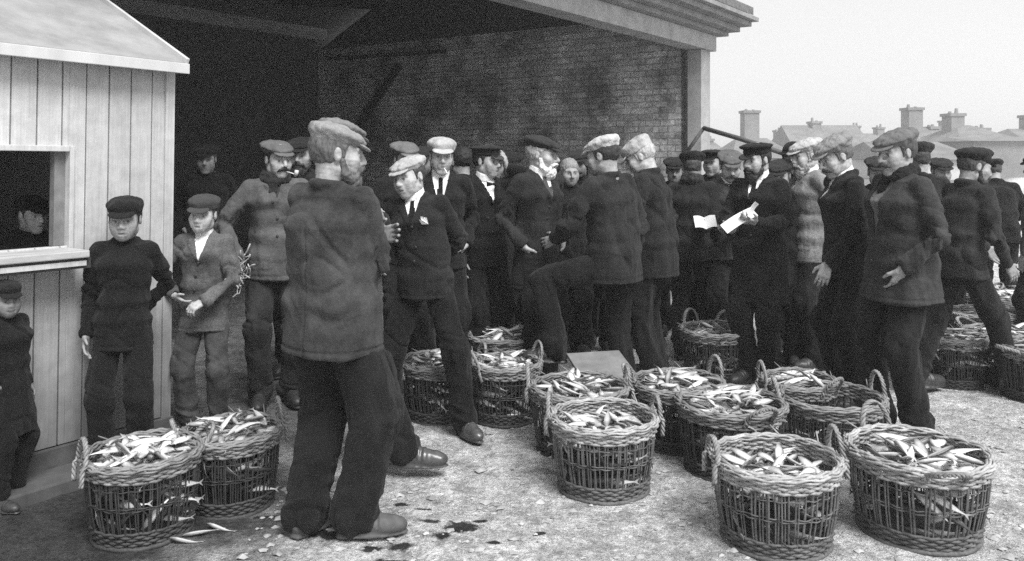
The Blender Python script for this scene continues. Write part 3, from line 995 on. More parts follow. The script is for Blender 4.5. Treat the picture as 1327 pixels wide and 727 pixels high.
    placed('hair', canon('hair' if hat else 'hair_full')['hair' if hat else 'hair'], hair_mat(o.get('hair_tone', .05)), root, hc, H, hsc) if hat else \
        placed('hair', canon('hair_full')['hair'], hair_mat(o.get('hair_tone', .05)), root, hc, H, hsc)
    if o.get('moustache') is not None: placed('moustache', canon('moustache')['moustache'], hair_mat(o['moustache']), root, hc, H, hsc)
    if o.get('beard') is not None: placed('beard', canon('beard')['beard'], hair_mat(o['beard']), root, hc, H, hsc)
    Rw = A(Rz(-math.radians(face)))
    base_p = A([X, Y, 0])
    o['out'] = None
    return dict(root=root, head=base_p + Rw @ hc, H=Rw @ H, wr={k: base_p + Rw @ v_ for k, v_ in wr.items()},
                hand={k: Rw @ v_[0] for k, v_ in hd.items()}, s=s, el={k: base_p + Rw @ v_ for k, v_ in el.items()},
                chest=base_p + Rw @ chest, C=Rw @ C, pel=base_p + Rw @ pel)
# ------------------------------------------------------------------ light and sky: bright overcast day
world = bpy.data.worlds.new('World'); scene.world = world; world.use_nodes = True
wnt = world.node_tree
SUN_EL, SUN_AZ = math.radians(52), math.radians(150)      # azimuth from +Y (ahead) towards +X: high, behind the camera to the right
sky = wnt.nodes.new('ShaderNodeTexSky'); sky.sky_type = 'NISHITA'; sky.sun_disc = False
sky.sun_elevation = SUN_EL; sky.sun_rotation = SUN_AZ
sky.air_density = 1.0; sky.dust_density = 2.0; sky.ozone_density = 1.0
bw = wnt.nodes.new('ShaderNodeRGBToBW')
wnt.links.new(sky.outputs[0], bw.inputs[0])
ov = math_n(wnt, 'ADD', math_n(wnt, 'MULTIPLY', bw.outputs[0], .25), 3.65)        # a closed white cloud deck over the physical sky
wnt.links.new(ov, wnt.nodes['Background'].inputs[0])
wnt.nodes['Background'].inputs[1].default_value = 0.1
sl = bpy.data.lights.new('sun', 'SUN'); sl.energy = 2.6; sl.angle = math.radians(28)
so = bpy.data.objects.new('sun', sl); COL.objects.link(so)
sdir = Vector((math.sin(SUN_AZ) * math.cos(SUN_EL), math.cos(SUN_AZ) * math.cos(SUN_EL), math.sin(SUN_EL)))
so.rotation_euler = (-sdir).to_track_quat('-Z', 'Y').to_euler()
scene.view_settings.view_transform = 'Standard'; scene.view_settings.look = 'None'
scene.view_settings.gamma = 1; scene.view_settings.exposure = 1.0
scene.cycles.use_denoising = False; scene.cycles.use_adaptive_sampling = False
scene.cycles.max_bounces = 6; scene.cycles.diffuse_bounces = 4; scene.cycles.volume_bounces = 2

# ------------------------------------------------------------------ ground
U = A([.567, .824, 0]); NRM = A([.824, -.567, 0])          # the run of the shed front and its outward side
PHI = math.atan2(.824, .567)
BOOTH = A([-1.99, 4.83, 0]); POST = A([3.03, 13.6, 0])


def axis(lo, a, b, hi, fine, n):
    return np.unique(np.concatenate([-np.geomspace(-lo - -a if False else (a - lo) + 1, 1, n) + a + 1, np.arange(a, b, fine), np.geomspace(1, hi - b + 1, n) + b - 1]))


gxs = axis(-400, -5.5, 5.5, 400, .035, 22); gys = axis(-200, 2.4, 10.5, 700, .035, 24)
GX, GY = np.meshgrid(gxs, gys, indexing='ij')
P3 = np.stack([GX, GY, GX * 0], -1)
GZ = .010 * vnoise(P3 * .9, 1) + .007 * vnoise(P3 * 3.1, 2) + .005 * vnoise(P3 * 8, 3) + .004 * vnoise(P3 * 17, 4)
lump = np.clip(vnoise(P3 * 6.5, 9) - .25, 0, 1) * .018
GZ = (GZ + lump) * np.clip((14 - np.hypot(GX, GY - 6)) / 3, 0, 1) - .012
nxg, nyg = GX.shape
ii = (np.arange(nxg - 1)[:, None] * nyg + np.arange(nyg - 1)[None, :])
GQ = np.stack([ii, ii + nyg, ii + nyg + 1, ii + 1], -1).reshape(-1, 4)
gm, nt, bs = new_mat('trodden_ground')
v = coords(nt)
n1 = noise(nt, 1.1, 6, .6, v); n2 = noise(nt, 7, 8, .7, v); n3 = noise(nt, 34, 6, .75, v); n4 = noise(nt, 130, 4, .7, v)
base = maprange(nt, n1, .3, .7, .50, .70)
base = math_n(nt, 'MULTIPLY', base, maprange(nt, n2, .32, .68, .52, 1.46))
base = math_n(nt, 'MULTIPLY', base, maprange(nt, n3, .3, .7, .45, 1.55))
base = math_n(nt, 'MULTIPLY', base, maprange(nt, n4, .35, .65, .62, 1.38))
vo = nt.nodes.new('ShaderNodeTexVoronoi'); vo.inputs['Scale'].default_value = 22; nt.links.new(v, vo.inputs['Vector'])
peb = math_n(nt, 'MULTIPLY', maprange(nt, vo.outputs['Distance'], .12, .3, 1, 0), maprange(nt, noise(nt, 3, 3, .6, v), .52, .64, 0, 1), clamp=True)
base = math_n(nt, 'ADD', math_n(nt, 'MULTIPLY', base, math_n(nt, 'SUBTRACT', 1, math_n(nt, 'MULTIPLY', peb, .5))), math_n(nt, 'MULTIPLY', peb, .2))
# wet ground with shade painted over it along the booth, and the spills by the front man's boots
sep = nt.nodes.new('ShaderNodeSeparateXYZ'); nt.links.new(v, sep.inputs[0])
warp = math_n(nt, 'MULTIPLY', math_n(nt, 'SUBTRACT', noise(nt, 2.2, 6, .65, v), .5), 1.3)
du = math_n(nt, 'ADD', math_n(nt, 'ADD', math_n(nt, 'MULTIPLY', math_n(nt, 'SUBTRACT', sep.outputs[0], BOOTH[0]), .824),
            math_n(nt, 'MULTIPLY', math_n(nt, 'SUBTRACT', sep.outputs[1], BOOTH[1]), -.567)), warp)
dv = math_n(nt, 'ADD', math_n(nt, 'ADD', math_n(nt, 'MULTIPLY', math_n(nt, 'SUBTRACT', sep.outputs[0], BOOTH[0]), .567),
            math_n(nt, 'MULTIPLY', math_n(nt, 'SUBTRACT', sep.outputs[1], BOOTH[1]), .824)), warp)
wet_shade = math_n(nt, 'MULTIPLY', maprange(nt, du, 1.85, 1.05, 0, .90), maprange(nt, dv, .3, -.3, 0, 1))
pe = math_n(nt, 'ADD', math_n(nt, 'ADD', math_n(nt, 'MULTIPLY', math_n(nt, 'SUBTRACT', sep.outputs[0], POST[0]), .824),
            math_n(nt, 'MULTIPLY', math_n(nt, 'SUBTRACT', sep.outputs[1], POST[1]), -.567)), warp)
wet_shade = math_n(nt, 'MAXIMUM', wet_shade, maprange(nt, pe, 2.0, 1.1, 0, .68))            # shade of shed and crowd painted on its floor and threshold
spw = math_n(nt, 'MULTIPLY', math_n(nt, 'SUBTRACT', noise(nt, 14, 6, .7, v), .5), .26)
for (px, py, rx, ry) in ((597, 679, .085, .07), (522, 703, .06, .035), (560, 672, .05, .03), (350, 664, .10, .018), (620, 672, .04, .02), (520, 650, .04, .02), (505, 724, .11, .035), (440, 690, .17, .05),
                         (545, 655, .05, .012), (400, 668, .09, .03), (700, 690, .03, .02), (575, 690, .05, .03), (640, 700, .03, .02), (480, 706, .05, .03)):
    Y0 = 1812 / (py - HOR); X0 = gx(px, Y0)
    ax = math_n(nt, 'DIVIDE', math_n(nt, 'SUBTRACT', sep.outputs[0], X0), rx)
    ay = math_n(nt, 'DIVIDE', math_n(nt, 'SUBTRACT', sep.outputs[1], Y0), ry)
    r = math_n(nt, 'ADD', math_n(nt, 'SQRT', math_n(nt, 'ADD', math_n(nt, 'MULTIPLY', ax, ax), math_n(nt, 'MULTIPLY', ay, ay))), math_n(nt, 'MULTIPLY', spw, 9.0))
    wet_shade = math_n(nt, 'MAXIMUM', wet_shade, maprange(nt, r, 1.1, .7, 0, .93))
set_tone(nt, bs, math_n(nt, 'MULTIPLY', base, math_n(nt, 'SUBTRACT', 1, wet_shade)))
nt.links.new(maprange(nt, wet_shade, 0, .9, .95, .5), bs.inputs['Roughness'])
bs.inputs['Specular IOR Level'].default_value = .25
add_bump(nt, bs, math_n(nt, 'ADD', math_n(nt, 'ADD', n3, math_n(nt, 'MULTIPLY', n2, 1.5)), math_n(nt, 'MULTIPLY', n4, .5)), 1.0, .035)
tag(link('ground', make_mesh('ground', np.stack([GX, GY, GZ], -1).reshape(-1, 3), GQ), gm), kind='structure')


def ground_z(x, y):
    i = int(np.clip(np.searchsorted(gxs, x), 0, nxg - 1)); j = int(np.clip(np.searchsorted(gys, y), 0, nyg - 1))
    return float(GZ[i, j])


# stones and scraps trodden into the yard: nobody could count them
m_ = MB()
for k in range(2200):
    Y0 = random.uniform(3.0, 9.5) if random.random() < .5 else random.uniform(3.2, 5.2)
    X0 = random.uniform(-1.15, .66 * Y0 + .2)
    r = random.choice((.006, .008, .010, .013, .02)) * random.uniform(.7, 1.4)
    V = A([[1, 0, 0], [-1, 0, 0], [0, 1, 0], [0, -1, 0], [0, 0, 1], [.7, .7, .2], [-.7, .6, .3], [.6, -.7, .3], [-.6, -.7, .2]]) * r * RNG.uniform(.6, 1.3, (9, 3)) * A([1.2, 1, .55])
    V = V @ Rz(random.uniform(0, 6)).T + A([X0, Y0, ground_z(X0, Y0) + .001])
    m_.add(V, None, [[0, 5, 4], [5, 2, 4], [2, 6, 4], [6, 1, 4], [1, 8, 4], [8, 3, 4], [3, 7, 4], [7, 0, 4]])
tag(m_.build('loose_stones', plain('loose_stone', .33, .9, 9, .6, .5, .004)), 'small stones and scraps trodden into the yard', 'stones', kind='stuff')

# ------------------------------------------------------------------ the open-fronted brick market shed
def brick_mat():
    m, nt, b = new_mat('brick')
    t = nt.nodes.new('ShaderNodeTexCoord'); s_ = nt.nodes.new('ShaderNodeSeparateXYZ'); nt.links.new(t.outputs['Object'], s_.inputs[0])
    c = nt.nodes.new('ShaderNodeCombineXYZ')
    nt.links.new(math_n(nt, 'ADD', s_.outputs[0], s_.outputs[1]), c.inputs[0]); nt.links.new(s_.outputs[2], c.inputs[1])
    br = nt.nodes.new('ShaderNodeTexBrick')
    br.inputs['Scale'].default_value = 1.0; br.inputs['Brick Width'].default_value = .27; br.inputs['Row Height'].default_value = .105
    br.inputs['Mortar Size'].default_value = .011; br.inputs['Mortar Smooth'].default_value = .25
    br.inputs['Color1'].default_value = (.45, .45, .45, 1); br.inputs['Color2'].default_value = (.74, .74, .74, 1); br.inputs['Mortar'].default_value = (.38, .38, .38, 1)
    w = nt.nodes.new('ShaderNodeVectorMath'); w.operation = 'ADD'; nt.links.new(c.outputs[0], w.inputs[0])
    wn = nt.nodes.new('ShaderNodeTexNoise'); wn.inputs['Scale'].default_value = 5; nt.links.new(c.outputs[0], wn.inputs['Vector'])
    sc_ = nt.nodes.new('ShaderNodeVectorMath'); sc_.operation = 'SCALE'; sc_.inputs['Scale'].default_value = .05; nt.links.new(wn.outputs['Color'], sc_.inputs[0])
    nt.links.new(sc_.outputs[0], w.inputs[1]); nt.links.new(w.outputs[0], br.inputs['Vector'])
    bwn = nt.nodes.new('ShaderNodeRGBToBW'); nt.links.new(br.outputs['Color'], bwn.inputs[0])
    big = maprange(nt, noise(nt, 1.3, 6, .65, c.outputs[0]), .36, .66, .28, 1.5)
    fine = maprange(nt, noise(nt, 16, 6, .75, c.outputs[0]), .3, .7, .5, 1.5)
    set_tone(nt, b, math_n(nt, 'MULTIPLY', math_n(nt, 'MULTIPLY', bwn.outputs[0], big), fine))
    b.inputs['Roughness'].default_value = .9
    add_bump(nt, b, math_n(nt, 'ADD', math_n(nt, 'MULTIPLY', br.outputs['Fac'], -1), math_n(nt, 'MULTIPLY', fine, .4)), .8, .012)
    return m


BRICK = brick_mat()
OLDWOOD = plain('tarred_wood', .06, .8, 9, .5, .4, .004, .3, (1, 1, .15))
PAINTED = plain('weathered_painted_wood', .34, .7, 4, .25, .3, .003, .3)
shed = tag(empty('market_shed', POST, PHI), 'open fronted brick market shed with dark interior and pale wide lintel', 'shed')
L, D = 13.2, 8.9
m_ = MB(); m_.box((-.02, .30, -.1), (.30, D, 3.9)); m_.build('end_wall', BRICK, shed)
g = MB(); V = [[0, -.0, 3.9], [0, D, 3.9], [0, D / 2, 6.0], [.28, 0, 3.9], [.28, D, 3.9], [.28, D / 2, 6.0]]
g.add(V, [[0, 1, 4, 3], [1, 2, 5, 4], [2, 0, 3, 5]], [[0, 2, 1], [3, 4, 5]]); g.build('gable', OLDWOOD, shed)
m_ = MB(); m_.box((-L, D, -.1), (.3, D + .3, 4.7)); m_.build('back_wall', plain('shade_brick', .09, .9, 6, .4), shed)  # dark tone stands in for the shaded opening beneath the beam
m_ = MB(); m_.box((-L - .3, -.2, -.1), (-L, D + .3, 6.0)); m_.build('side_wall', BRICK, shed)
m_ = MB(); m_.box((-L, D - .32, 4.08), (-.05, D - .002, 4.66)); m_.build('wall_plate', plain('grimy_beam', .30, .8, 5, .3, .3, .004, .3, (.3, 1, 1)), shed, bevel=.01)
m_ = MB(); m_.box((-.13, -.10, -.1), (.15, .14, 3.3)); m_.build('corner_post', PAINTED, shed, bevel=.008)
m_ = MB(); m_.box((.152, -.06, -.1), (.36, .298, 3.55)); m_.build('pier', PAINTED, shed, bevel=.01)
m_ = MB(); m_.box((-L, -.16, 3.302), (.38, .16, 3.56)); m_.build('lintel', PAINTED, shed, bevel=.01)
m_ = MB()
for k, (z0, z1, d) in enumerate(((3.562, 3.63, .30), (3.632, 3.72, .46), (3.722, 3.80, .62), (3.802, 3.87, .72))):
    m_.box((-L, -d, z0), (.38 + d * .62, .16, z1))
m_.build('cornice', plain('grey_cornice', .22, .75, 5, .3, .3, .003), shed, bevel=.006)
m_ = MB()
e0, e1 = A([-.72, 3.87]), A([D / 2, 6.05]); e2 = A([D + .6, 3.95])
for a, b in ((e0, e1), (e1, e2)):
    V = [[x, p[0], p[1] + h] for x in (-L - .3, .55) for p in (a, b) for h in (.005, .13)]
    m_.add(V, [[0, 1, 3, 2], [4, 6, 7, 5], [0, 4, 5, 1], [2, 3, 7, 6], [0, 2, 6, 4], [1, 5, 7, 3]])
m_.build('roof', plain('slate', .12, .7, 12, .4), shed)
for k in range(6):
    m_ = MB(); x = -1.9 - k * 2.1
    m_.bar((x, .1, 3.62), (x, D - .1, 4.78), .12, .22); m_.bar((x, .1, 3.75), (x, D / 2, 5.9), .1, .15); m_.bar((x, D / 2, 5.9), (x, D, 4.85), .1, .15)
    m_.build('roof_truss', OLDWOOD, shed)
m_ = MB(); m_.bar((-.12, 6.39, 3.42), (-.12, 7.65, 2.1), .12, .12); m_.build('brace', plain('black_timber', .012, .8), shed)
m_ = MB(); m_.bar((-.10, 5.2, 3.62), (-.10, 8.5, 3.68), .10, .07); m_.build('rail', plain('black_timber', .012, .8), shed)

# ------------------------------------------------------------------ the boarded sales booth
BW_ = plain('whitewashed_board', .5, .75, 3.0, .12, .35, .003, .3, (2.5, 2.5, .5))


def board_mat():
    m, nt, b = new_mat('painted_boarding')
    v = coords(nt)
    g = noise(nt, 3.5, 6, .65, coords(nt, scale=(3, 3, .6)))
    sp = nt.nodes.new('ShaderNodeSeparateXYZ'); nt.links.new(v, sp.inputs[0])
    low = maprange(nt, math_n(nt, 'ADD', sp.outputs[2], math_n(nt, 'MULTIPLY', math_n(nt, 'SUBTRACT', noise(nt, 2.5, 5, .6, v), .5), 1.2)), .15, 1.15, .36, 1.0)     # weathered smudges low down, deepened by shade painted into the boards
    st = maprange(nt, noise(nt, 9, 6, .7, v), .35, .6, .82, 1.03)
    wnz = nt.nodes.new('ShaderNodeTexWhiteNoise'); wnz.noise_dimensions = '1D'
    nt.links.new(math_n(nt, 'FLOOR', math_n(nt, 'DIVIDE', sp.outputs[0], .126)), wnz.inputs['W'])
    plank = maprange(nt, wnz.outputs['Value'], 0, 1, .84, 1.06)
    grain = maprange(nt, noise(nt, 20, 6, .7, coords(nt, scale=(4, 4, .12))), .32, .68, .84, 1.08)
    st = math_n(nt, 'MULTIPLY', math_n(nt, 'MULTIPLY', st, plank), grain)
    set_tone(nt, b, math_n(nt, 'MULTIPLY', math_n(nt, 'MULTIPLY', math_n(nt, 'MULTIPLY', maprange(nt, g, .3, .7, .9, 1.06), low), st), .54))
    b.inputs['Roughness'].default_value = .7
    add_bump(nt, b, noise(nt, 40, 5, .6, coords(nt, scale=(1, 1, .08))), .25, .003)
    return m


BOARD = board_mat()
booth = tag(empty('sales_booth', BOOTH, PHI), 'white boarded wooden booth with open hatch and pitched roof', 'booth')
booth.rotation_euler = (0, math.radians(0.9), PHI)
HX0, HX1, HZ0, HZ1 = -1.75, -.59, 1.165, 1.655
m_ = MB(); x = 0.0; k = 0
while x > -2.6:
    w = .123; a, b = x - w + .004, x
    segs = [(.14, 2.155)]
    if b > HX0 + .01 and a < HX1 - .01:
        if a < HX1 < b:
            m_.box((HX1, 0, .14), (b, .022, 2.155)); m_.box((a, 0, .14), (HX1, .022, HZ0)); m_.box((a, 0, HZ1), (HX1, .022, 2.155)); segs = []
        elif a < HX0 < b:
            m_.box((a, 0, .14), (HX0, .022, 2.155)); m_.box((HX0, 0, .14), (b, .022, HZ0)); m_.box((HX0, 0, HZ1), (b, .022, 2.155)); segs = []
        else: segs = [(.14, HZ0), (HZ1, 2.155)]
    for z0, z1 in segs:
        dy = random.uniform(0, .003)
        m_.box((a, dy, z0), (b, .022, z1))
    x -= w + .003; k += 1
m_.build('front_wall', BOARD, booth, bevel=.003)
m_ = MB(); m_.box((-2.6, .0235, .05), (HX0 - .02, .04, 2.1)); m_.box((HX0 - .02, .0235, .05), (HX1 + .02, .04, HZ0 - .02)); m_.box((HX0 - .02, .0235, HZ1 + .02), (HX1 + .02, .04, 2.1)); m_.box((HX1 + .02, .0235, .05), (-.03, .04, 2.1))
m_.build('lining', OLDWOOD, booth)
m_ = MB(); m_.box((-.028, .045, .05), (-.004, 2.2, 2.12)); m_.build('side_wall', BOARD, booth)
m_ = MB(); m_.box((-2.6, 2.2, .05), (0, 2.23, 2.12)); m_.box((-2.63, .03, .05), (-2.602, 2.2, 2.12)); m_.build('rear_wall', OLDWOOD, booth)
m_ = MB(); m_.box((-2.6, .05, .02), (-.03, 2.2, .08)); m_.build('floor_boards', OLDWOOD, booth)
m_ = MB(); m_.box((-.045, -.014, .05), (.012, .042, 2.155)); m_.build('corner_board', BOARD, booth, bevel=.003)
m_ = MB(); m_.box((-2.62, -.03, -.08), (.02, -.001, .138)); m_.build('plinth', plain('dirty_plinth', .07, .85, 6, .4), booth, bevel=.004)
m_ = MB(); m_.box((-2.62, -.26, -.08), (.03, -.032, .045)); m_.build('doorstep', plain('dirty_plinth', .07, .85, 6, .4), booth, bevel=.01)
fr = MB()
fr.box((HX1 - .002, -.018, HZ0 - .02), (HX1 + .022, .05, HZ1 + .03)); fr.box((HX0, -.018, HZ1), (HX1 - .004, .05, HZ1 + .03))
fr.build('hatch_frame', BOARD, booth, bevel=.003)
m_ = MB(); m_.box((HX1 - .058, .03, HZ0), (HX1 - .004, .075, HZ1)); m_.build('hatch_jamb', plain('bare_jamb', .16, .8, 12, .3), booth)
m_ = MB(); m_.box((HX0 - .1, -.22, HZ0 - .045), (HX1 + .0, .12, HZ0 - .008)); ct_ = m_.build('counter', plain('worn_counter', .42, .6, 7, .35, .3, .003, .4, (.4, 3, 1)), booth, bevel=.006)
m_ = MB(); m_.box((-1.3, -.205, HZ0 - .085), (HX1 - .01, -.17, HZ0 - .06)); m_.build('batten', BOARD, ct_)
m_ = MB(); m_.box((-1.35, -.19, HZ0 - .10), (HX1 + .02, -.01, HZ0 - .047)); m_.build('bracket', OLDWOOD, ct_)
TP = .50
m_ = MB()
def rf(y, z): return [y, z]
for (ya, za, yb, zb) in ((-.10, 2.135, 1.12, 2.135 + 1.22 * TP), (2.34, 2.135, 1.12, 2.135 + 1.22 * TP)):
    V = [[x, y, z + h] for x in (-2.75, .03) for (y, z) in ((ya, za), (yb, zb)) for h in (.012, .040)]
    m_.add(V, [[0, 1, 3, 2], [4, 6, 7, 5], [0, 4, 5, 1], [2, 3, 7, 6], [0, 2, 6, 4], [1, 5, 7, 3]])
m_.build('roof', plain('pale_roof_felt', .28, .8, 5, .22, .5, .003, .2), booth)
m_ = MB(); m_.bar((.022, -.11, 2.175), (.022, 1.12, 2.175 + 1.22 * TP + .005), .022, .05, (0, 0, 1)); m_.bar((.022, 1.12, 2.78), (.022, 2.35, 2.165), .022, .05); m_.build('bargeboard', BW_, booth, bevel=.003)
m_ = MB(); m_.box((-2.75, -.125, 2.11), (.03, -.102, 2.168)); m_.build('fascia', BW_, booth, bevel=.003)
g = MB(); V = [[-.03, .0, 2.10], [-.03, 2.2, 2.10], [-.03, 1.1, 2.66], [-.005, 0, 2.10], [-.005, 2.2, 2.10], [-.005, 1.1, 2.64]]
g.add(V, [[0, 1, 4, 3], [1, 2, 5, 4], [2, 0, 3, 5]], [[0, 2, 1], [3, 4, 5]]); g.build('gable', BOARD, booth)

# ------------------------------------------------------------------ far roofs across the harbour
FAR = plain('far_stone', .20, .9, .6, .3); FARROOF = plain('far_slate', .16, .8, .8, .3); FARPALE = plain('far_harling', .55, .9, .5, .15)


def house(label, px0, px1, Y, eave, ridge, depth, wall, chim=(), hip=0.0, gable_front=False, windows=True):
    x0, x1 = gx(px0, Y), gx(px1, Y); w = x1 - x0; ze, zr = gz(eave, Y), gz(ridge, Y)
    h = tag(empty('stone_house', ((x0 + x1) / 2, Y, 0), 0), label, 'house')
    hw = w / 2
    m_ = MB(); m_.box((-hw, 0, -.5), (hw, depth, ze))
    if gable_front: m_.add([[-hw, 0, ze], [hw, 0, ze], [0, 0, zr], [-hw, depth, ze], [hw, depth, ze], [0, depth, zr]], [[0, 3, 4, 1]], [[0, 1, 2], [3, 5, 4]])
    m_.build('wall', wall, h)
    m_ = MB()
    if gable_front:
        for sx in (-1, 1):
            V = [[x, y, z + t] for (x, z) in ((sx * (hw + .3), ze - .2), (0, zr)) for y in (-.2, depth + .2) for t in (.02, .25)]
            m_.add(V, [[0, 1, 3, 2], [4, 6, 7, 5], [0, 4, 5, 1], [2, 3, 7, 6], [0, 2, 6, 4], [1, 5, 7, 3]])
    else:
        V = [[-hw - .2, -.3, ze + .01], [hw + .2, -.3, ze + .01], [hw - hip, depth / 2, zr], [-hw + hip, depth / 2, zr], [-hw - .2, depth + .3, ze + .01], [hw + .2, depth + .3, ze + .01]]
        m_.add(V, [[0, 1, 2, 3], [5, 4, 3, 2], [1, 0, 4, 5]], [[0, 3, 4], [1, 5, 2]])
    rf_ = m_.build('roof', FARROOF, h)
    for (pc, top, wpx) in chim:
        c = gx(pc, Y) - (x0 + x1) / 2; cw = wpx / F_PX * Y / 2
        m_ = MB(); m_.box((c - cw, depth / 2 - .8, ze), (c + cw, depth / 2 + .8, gz(top, Y))); m_.box((c - cw - .12, depth / 2 - .9, gz(top, Y) + .005), (c + cw + .12, depth / 2 + .9, gz(top, Y) + .25))
        n = max(2, int(cw * 2 / .5))
        for i in range(n):
            xx = c - cw + (i + .5) * cw * 2 / n
            m_.tube([[xx, depth / 2, gz(top, Y) + .25], [xx, depth / 2, gz(top, Y) + random.uniform(.35, .75)]], [.16, .12], 8)
        m_.build('chimney', FAR, rf_)
    if windows:
        n = max(1, int(w / 4))
        for i in range(n):
            xx = -hw + (i + .5) * w / n
            m_ = MB(); m_.box((xx - .5, -.08, ze - 2.6), (xx + .5, -.01, ze - .8)); m_.build('window', plain('dark_window', .03, .3), h)


house('far hazy house with a tall single chimney beyond the bearded man', 950, 1035, 75, 205, 178, 9, FAR, ((990, 144, 20),), 1.5)
house('far hazy gabled house behind the light caps', 1036, 1140, 88, 203, 160, 12, FAR, ((1082, 158, 12), (1060, 176, 10)), 0, False)
house('far hazy house with a broad square chimney stack', 1180, 1262, 72, 188, 163, 9, FAR, ((1214, 140, 19), (1240, 166, 10)), 1.0)
house('far hazy house with a chimney at the right edge', 1246, 1330, 66, 184, 160, 9, FAR, ((1274, 148, 18), (1310, 168, 14)), 2.0)
house('far dim house beyond the right picture edge', 1332, 1450, 70, 185, 165, 9, FAR, ((1380, 150, 20),), 1.0)
house('long low pale harbour store with a flat pitched roof', 1150, 1268, 48, 207, 183, 8, FARPALE, (), .3, False, False)
house('grey stone store below the chimneys at far right', 1262, 1420, 52, 183, 176, 8, FAR, (), .3)
house('low far house between the shed post and bearded man', 860, 948, 95, 203, 184, 9, FAR, ((930, 182, 10),), .8)

house('distant low roof seen over the light coated man', 1010, 1075, 118, 196, 178, 10, FAR, ((1022, 170, 7), (1052, 171, 7)), 1.0, False, False)
house('distant long roof between the gable and the square stack', 1112, 1196, 112, 192, 172, 10, FAR, ((1128, 164, 8), (1160, 166, 9)), 1.0, False, False)
house('distant roof between the two chimneyed houses', 1226, 1290, 100, 184, 165, 10, FAR, ((1252, 157, 8),), 1.0, False, False)
# pole and stay fixed against the shed corner
pole = tag(empty('wooden_pole', (gx(912, 12.6), 12.6, 0), 0), 'thin dark pole slanting down from the shed corner above the caps', 'pole')
m_ = MB()
def sp_(px, py, Y): return A([gx(px, Y) - gx(912, 12.6), Y - 12.6, gz(py, Y)])
m_.tube([sp_(912, 166, 12.6), sp_(960, 180, 12.0), sp_(1022, 201, 11.2)], .035, 8); m_.build('spar', plain('dark_spar', .09, .8), pole, True)
m_ = MB(); m_.tube([sp_(912, 166, 12.6), sp_(888, 200, 12.7)], .028, 8); m_.build('stay', plain('dark_spar', .09, .8), pole, True)
m_ = MB(); m_.tube([sp_(1022, 201, 11.2), sp_(1022, 201, 11.2) * A([1, 1, 0])], .05, 8); m_.build('prop', plain('dark_spar', .09, .8), pole, True)
# ------------------------------------------------------------------ fish
FISHM = attr_mat('fish_skin', .32, .5, 120, .18, .15, .001)


def fish_geo(L, bend, seed, nr=12, ns=8, fins=True):
    """a herring: spindle body, forked tail, fins; lies along x, belly to -z, tone from dark back to white belly"""
    t = np.linspace(0, 1, nr)
    hgt = np.interp(t, [0, .06, .2, .4, .65, .88, 1], [.06, .55, .88, 1, .78, .25, .16]) * L * .10
    wid = hgt * np.interp(t, [0, .3, 1], [.72, .5, .3])
    x = (t - .5) * L * .86; yb = bend * np.sin((t - .3) * 2.6) * L * .25
    th = (np.arange(ns) + .5) / ns * 2 * PI
    V = np.stack([np.repeat(x[:, None], ns, 1), yb[:, None] + wid[:, None] * np.cos(th), hgt[:, None] * np.sin(th)], -1).reshape(-1, 3)
    i = np.arange(nr - 1)[:, None]; j = np.arange(ns)[None, :]
    Q = np.stack([i * ns + j, (i + 1) * ns + j, (i + 1) * ns + (j + 1) % ns, i * ns + (j + 1) % ns], -1).reshape(-1, 4)
    sn = np.sin(th)[None, :].repeat(nr, 0).reshape(-1)
    tone = np.interp(sn, [-1, .2, .65, 1], [.72, .62, .22, .05])
    tt_ = np.repeat(t, ns)
    tone = np.where(tt_ < .19, tone * .55, tone); tone = np.where((tt_ > .19) & (tt_ < .26), tone * .7, tone)
    T = []
    xe, ye, he = x[-1], yb[-1], hgt[-1]
    dy = (yb[-1] - yb[-2]) / (x[-1] - x[-2])
    o = len(V); tl = L * .14
    tv = [[xe, ye + .001, he], [xe, ye + .001, -he], [xe + tl, ye + dy * tl, L * .085], [xe + tl * .45, ye + dy * tl * .45, 0], [xe + tl, ye + dy * tl, -L * .085]]
    V = np.vstack([V, tv]); tone = np.concatenate([tone, [.3, .4, .18, .3, .2]])
    T += [[o, o + 2, o + 3], [o, o + 3, o + 1], [o + 1, o + 3, o + 4]]
    if fins:
        o = len(V); k = nr // 2
        V = np.vstack([V, [[x[k] - .02 * L, yb[k], hgt[k] * .95], [x[k] + .07 * L, yb[k], hgt[k] * .8], [x[k] + .05 * L, yb[k], hgt[k] + .045 * L],
                           [x[k] + .03 * L, yb[k], -hgt[k] * .9], [x[k] + .1 * L, yb[k], -hgt[k] * .8], [x[k] + .1 * L, yb[k], -hgt[k] - .02 * L]]])
        tone = np.concatenate([tone, [.15] * 3 + [.5] * 3]); T += [[o, o + 1, o + 2], [o + 3, o + 5, o + 4]]
        for sy in (1, -1):                                     # eyes
            o = len(V); r = L * .014; k = 1
            c = A([x[1] + .012 * L, yb[1] + sy * (wid[1] * 1.0), hgt[1] * .25]); a = np.arange(6) / 6 * 2 * PI
            V = np.vstack([V, c + np.stack([r * np.cos(a), 0 * a, r * np.sin(a)], 1), [c + A([0, sy * r * .6, 0])]])
            tone = np.concatenate([tone, [.25] * 6 + [.02]])
            T += [[o + q, o + (q + 1) % 6, o + 6] if sy < 0 else [o + (q + 1) % 6, o + q, o + 6] for q in range(6)]
    return V, Q, T, tone


FISH_MESH = []
for k, (L, b) in enumerate(((.25, .25), (.27, -.35), (.24, .6), (.29, .1), (.26, -.7))):
    V, Q, T, tn = fish_geo(L, b, k, 16, 10)
    me = make_mesh('fish', V, Q, T, True, tn * (.85, 1.12, 1.0, 1.18, .95)[k]); me.materials.append(FISHM); FISH_MESH.append(me)
heap = MB()


def rot_lay(yaw, pitch, roll):
    return Rz(yaw) @ Ry(pitch) @ Rx(roll)


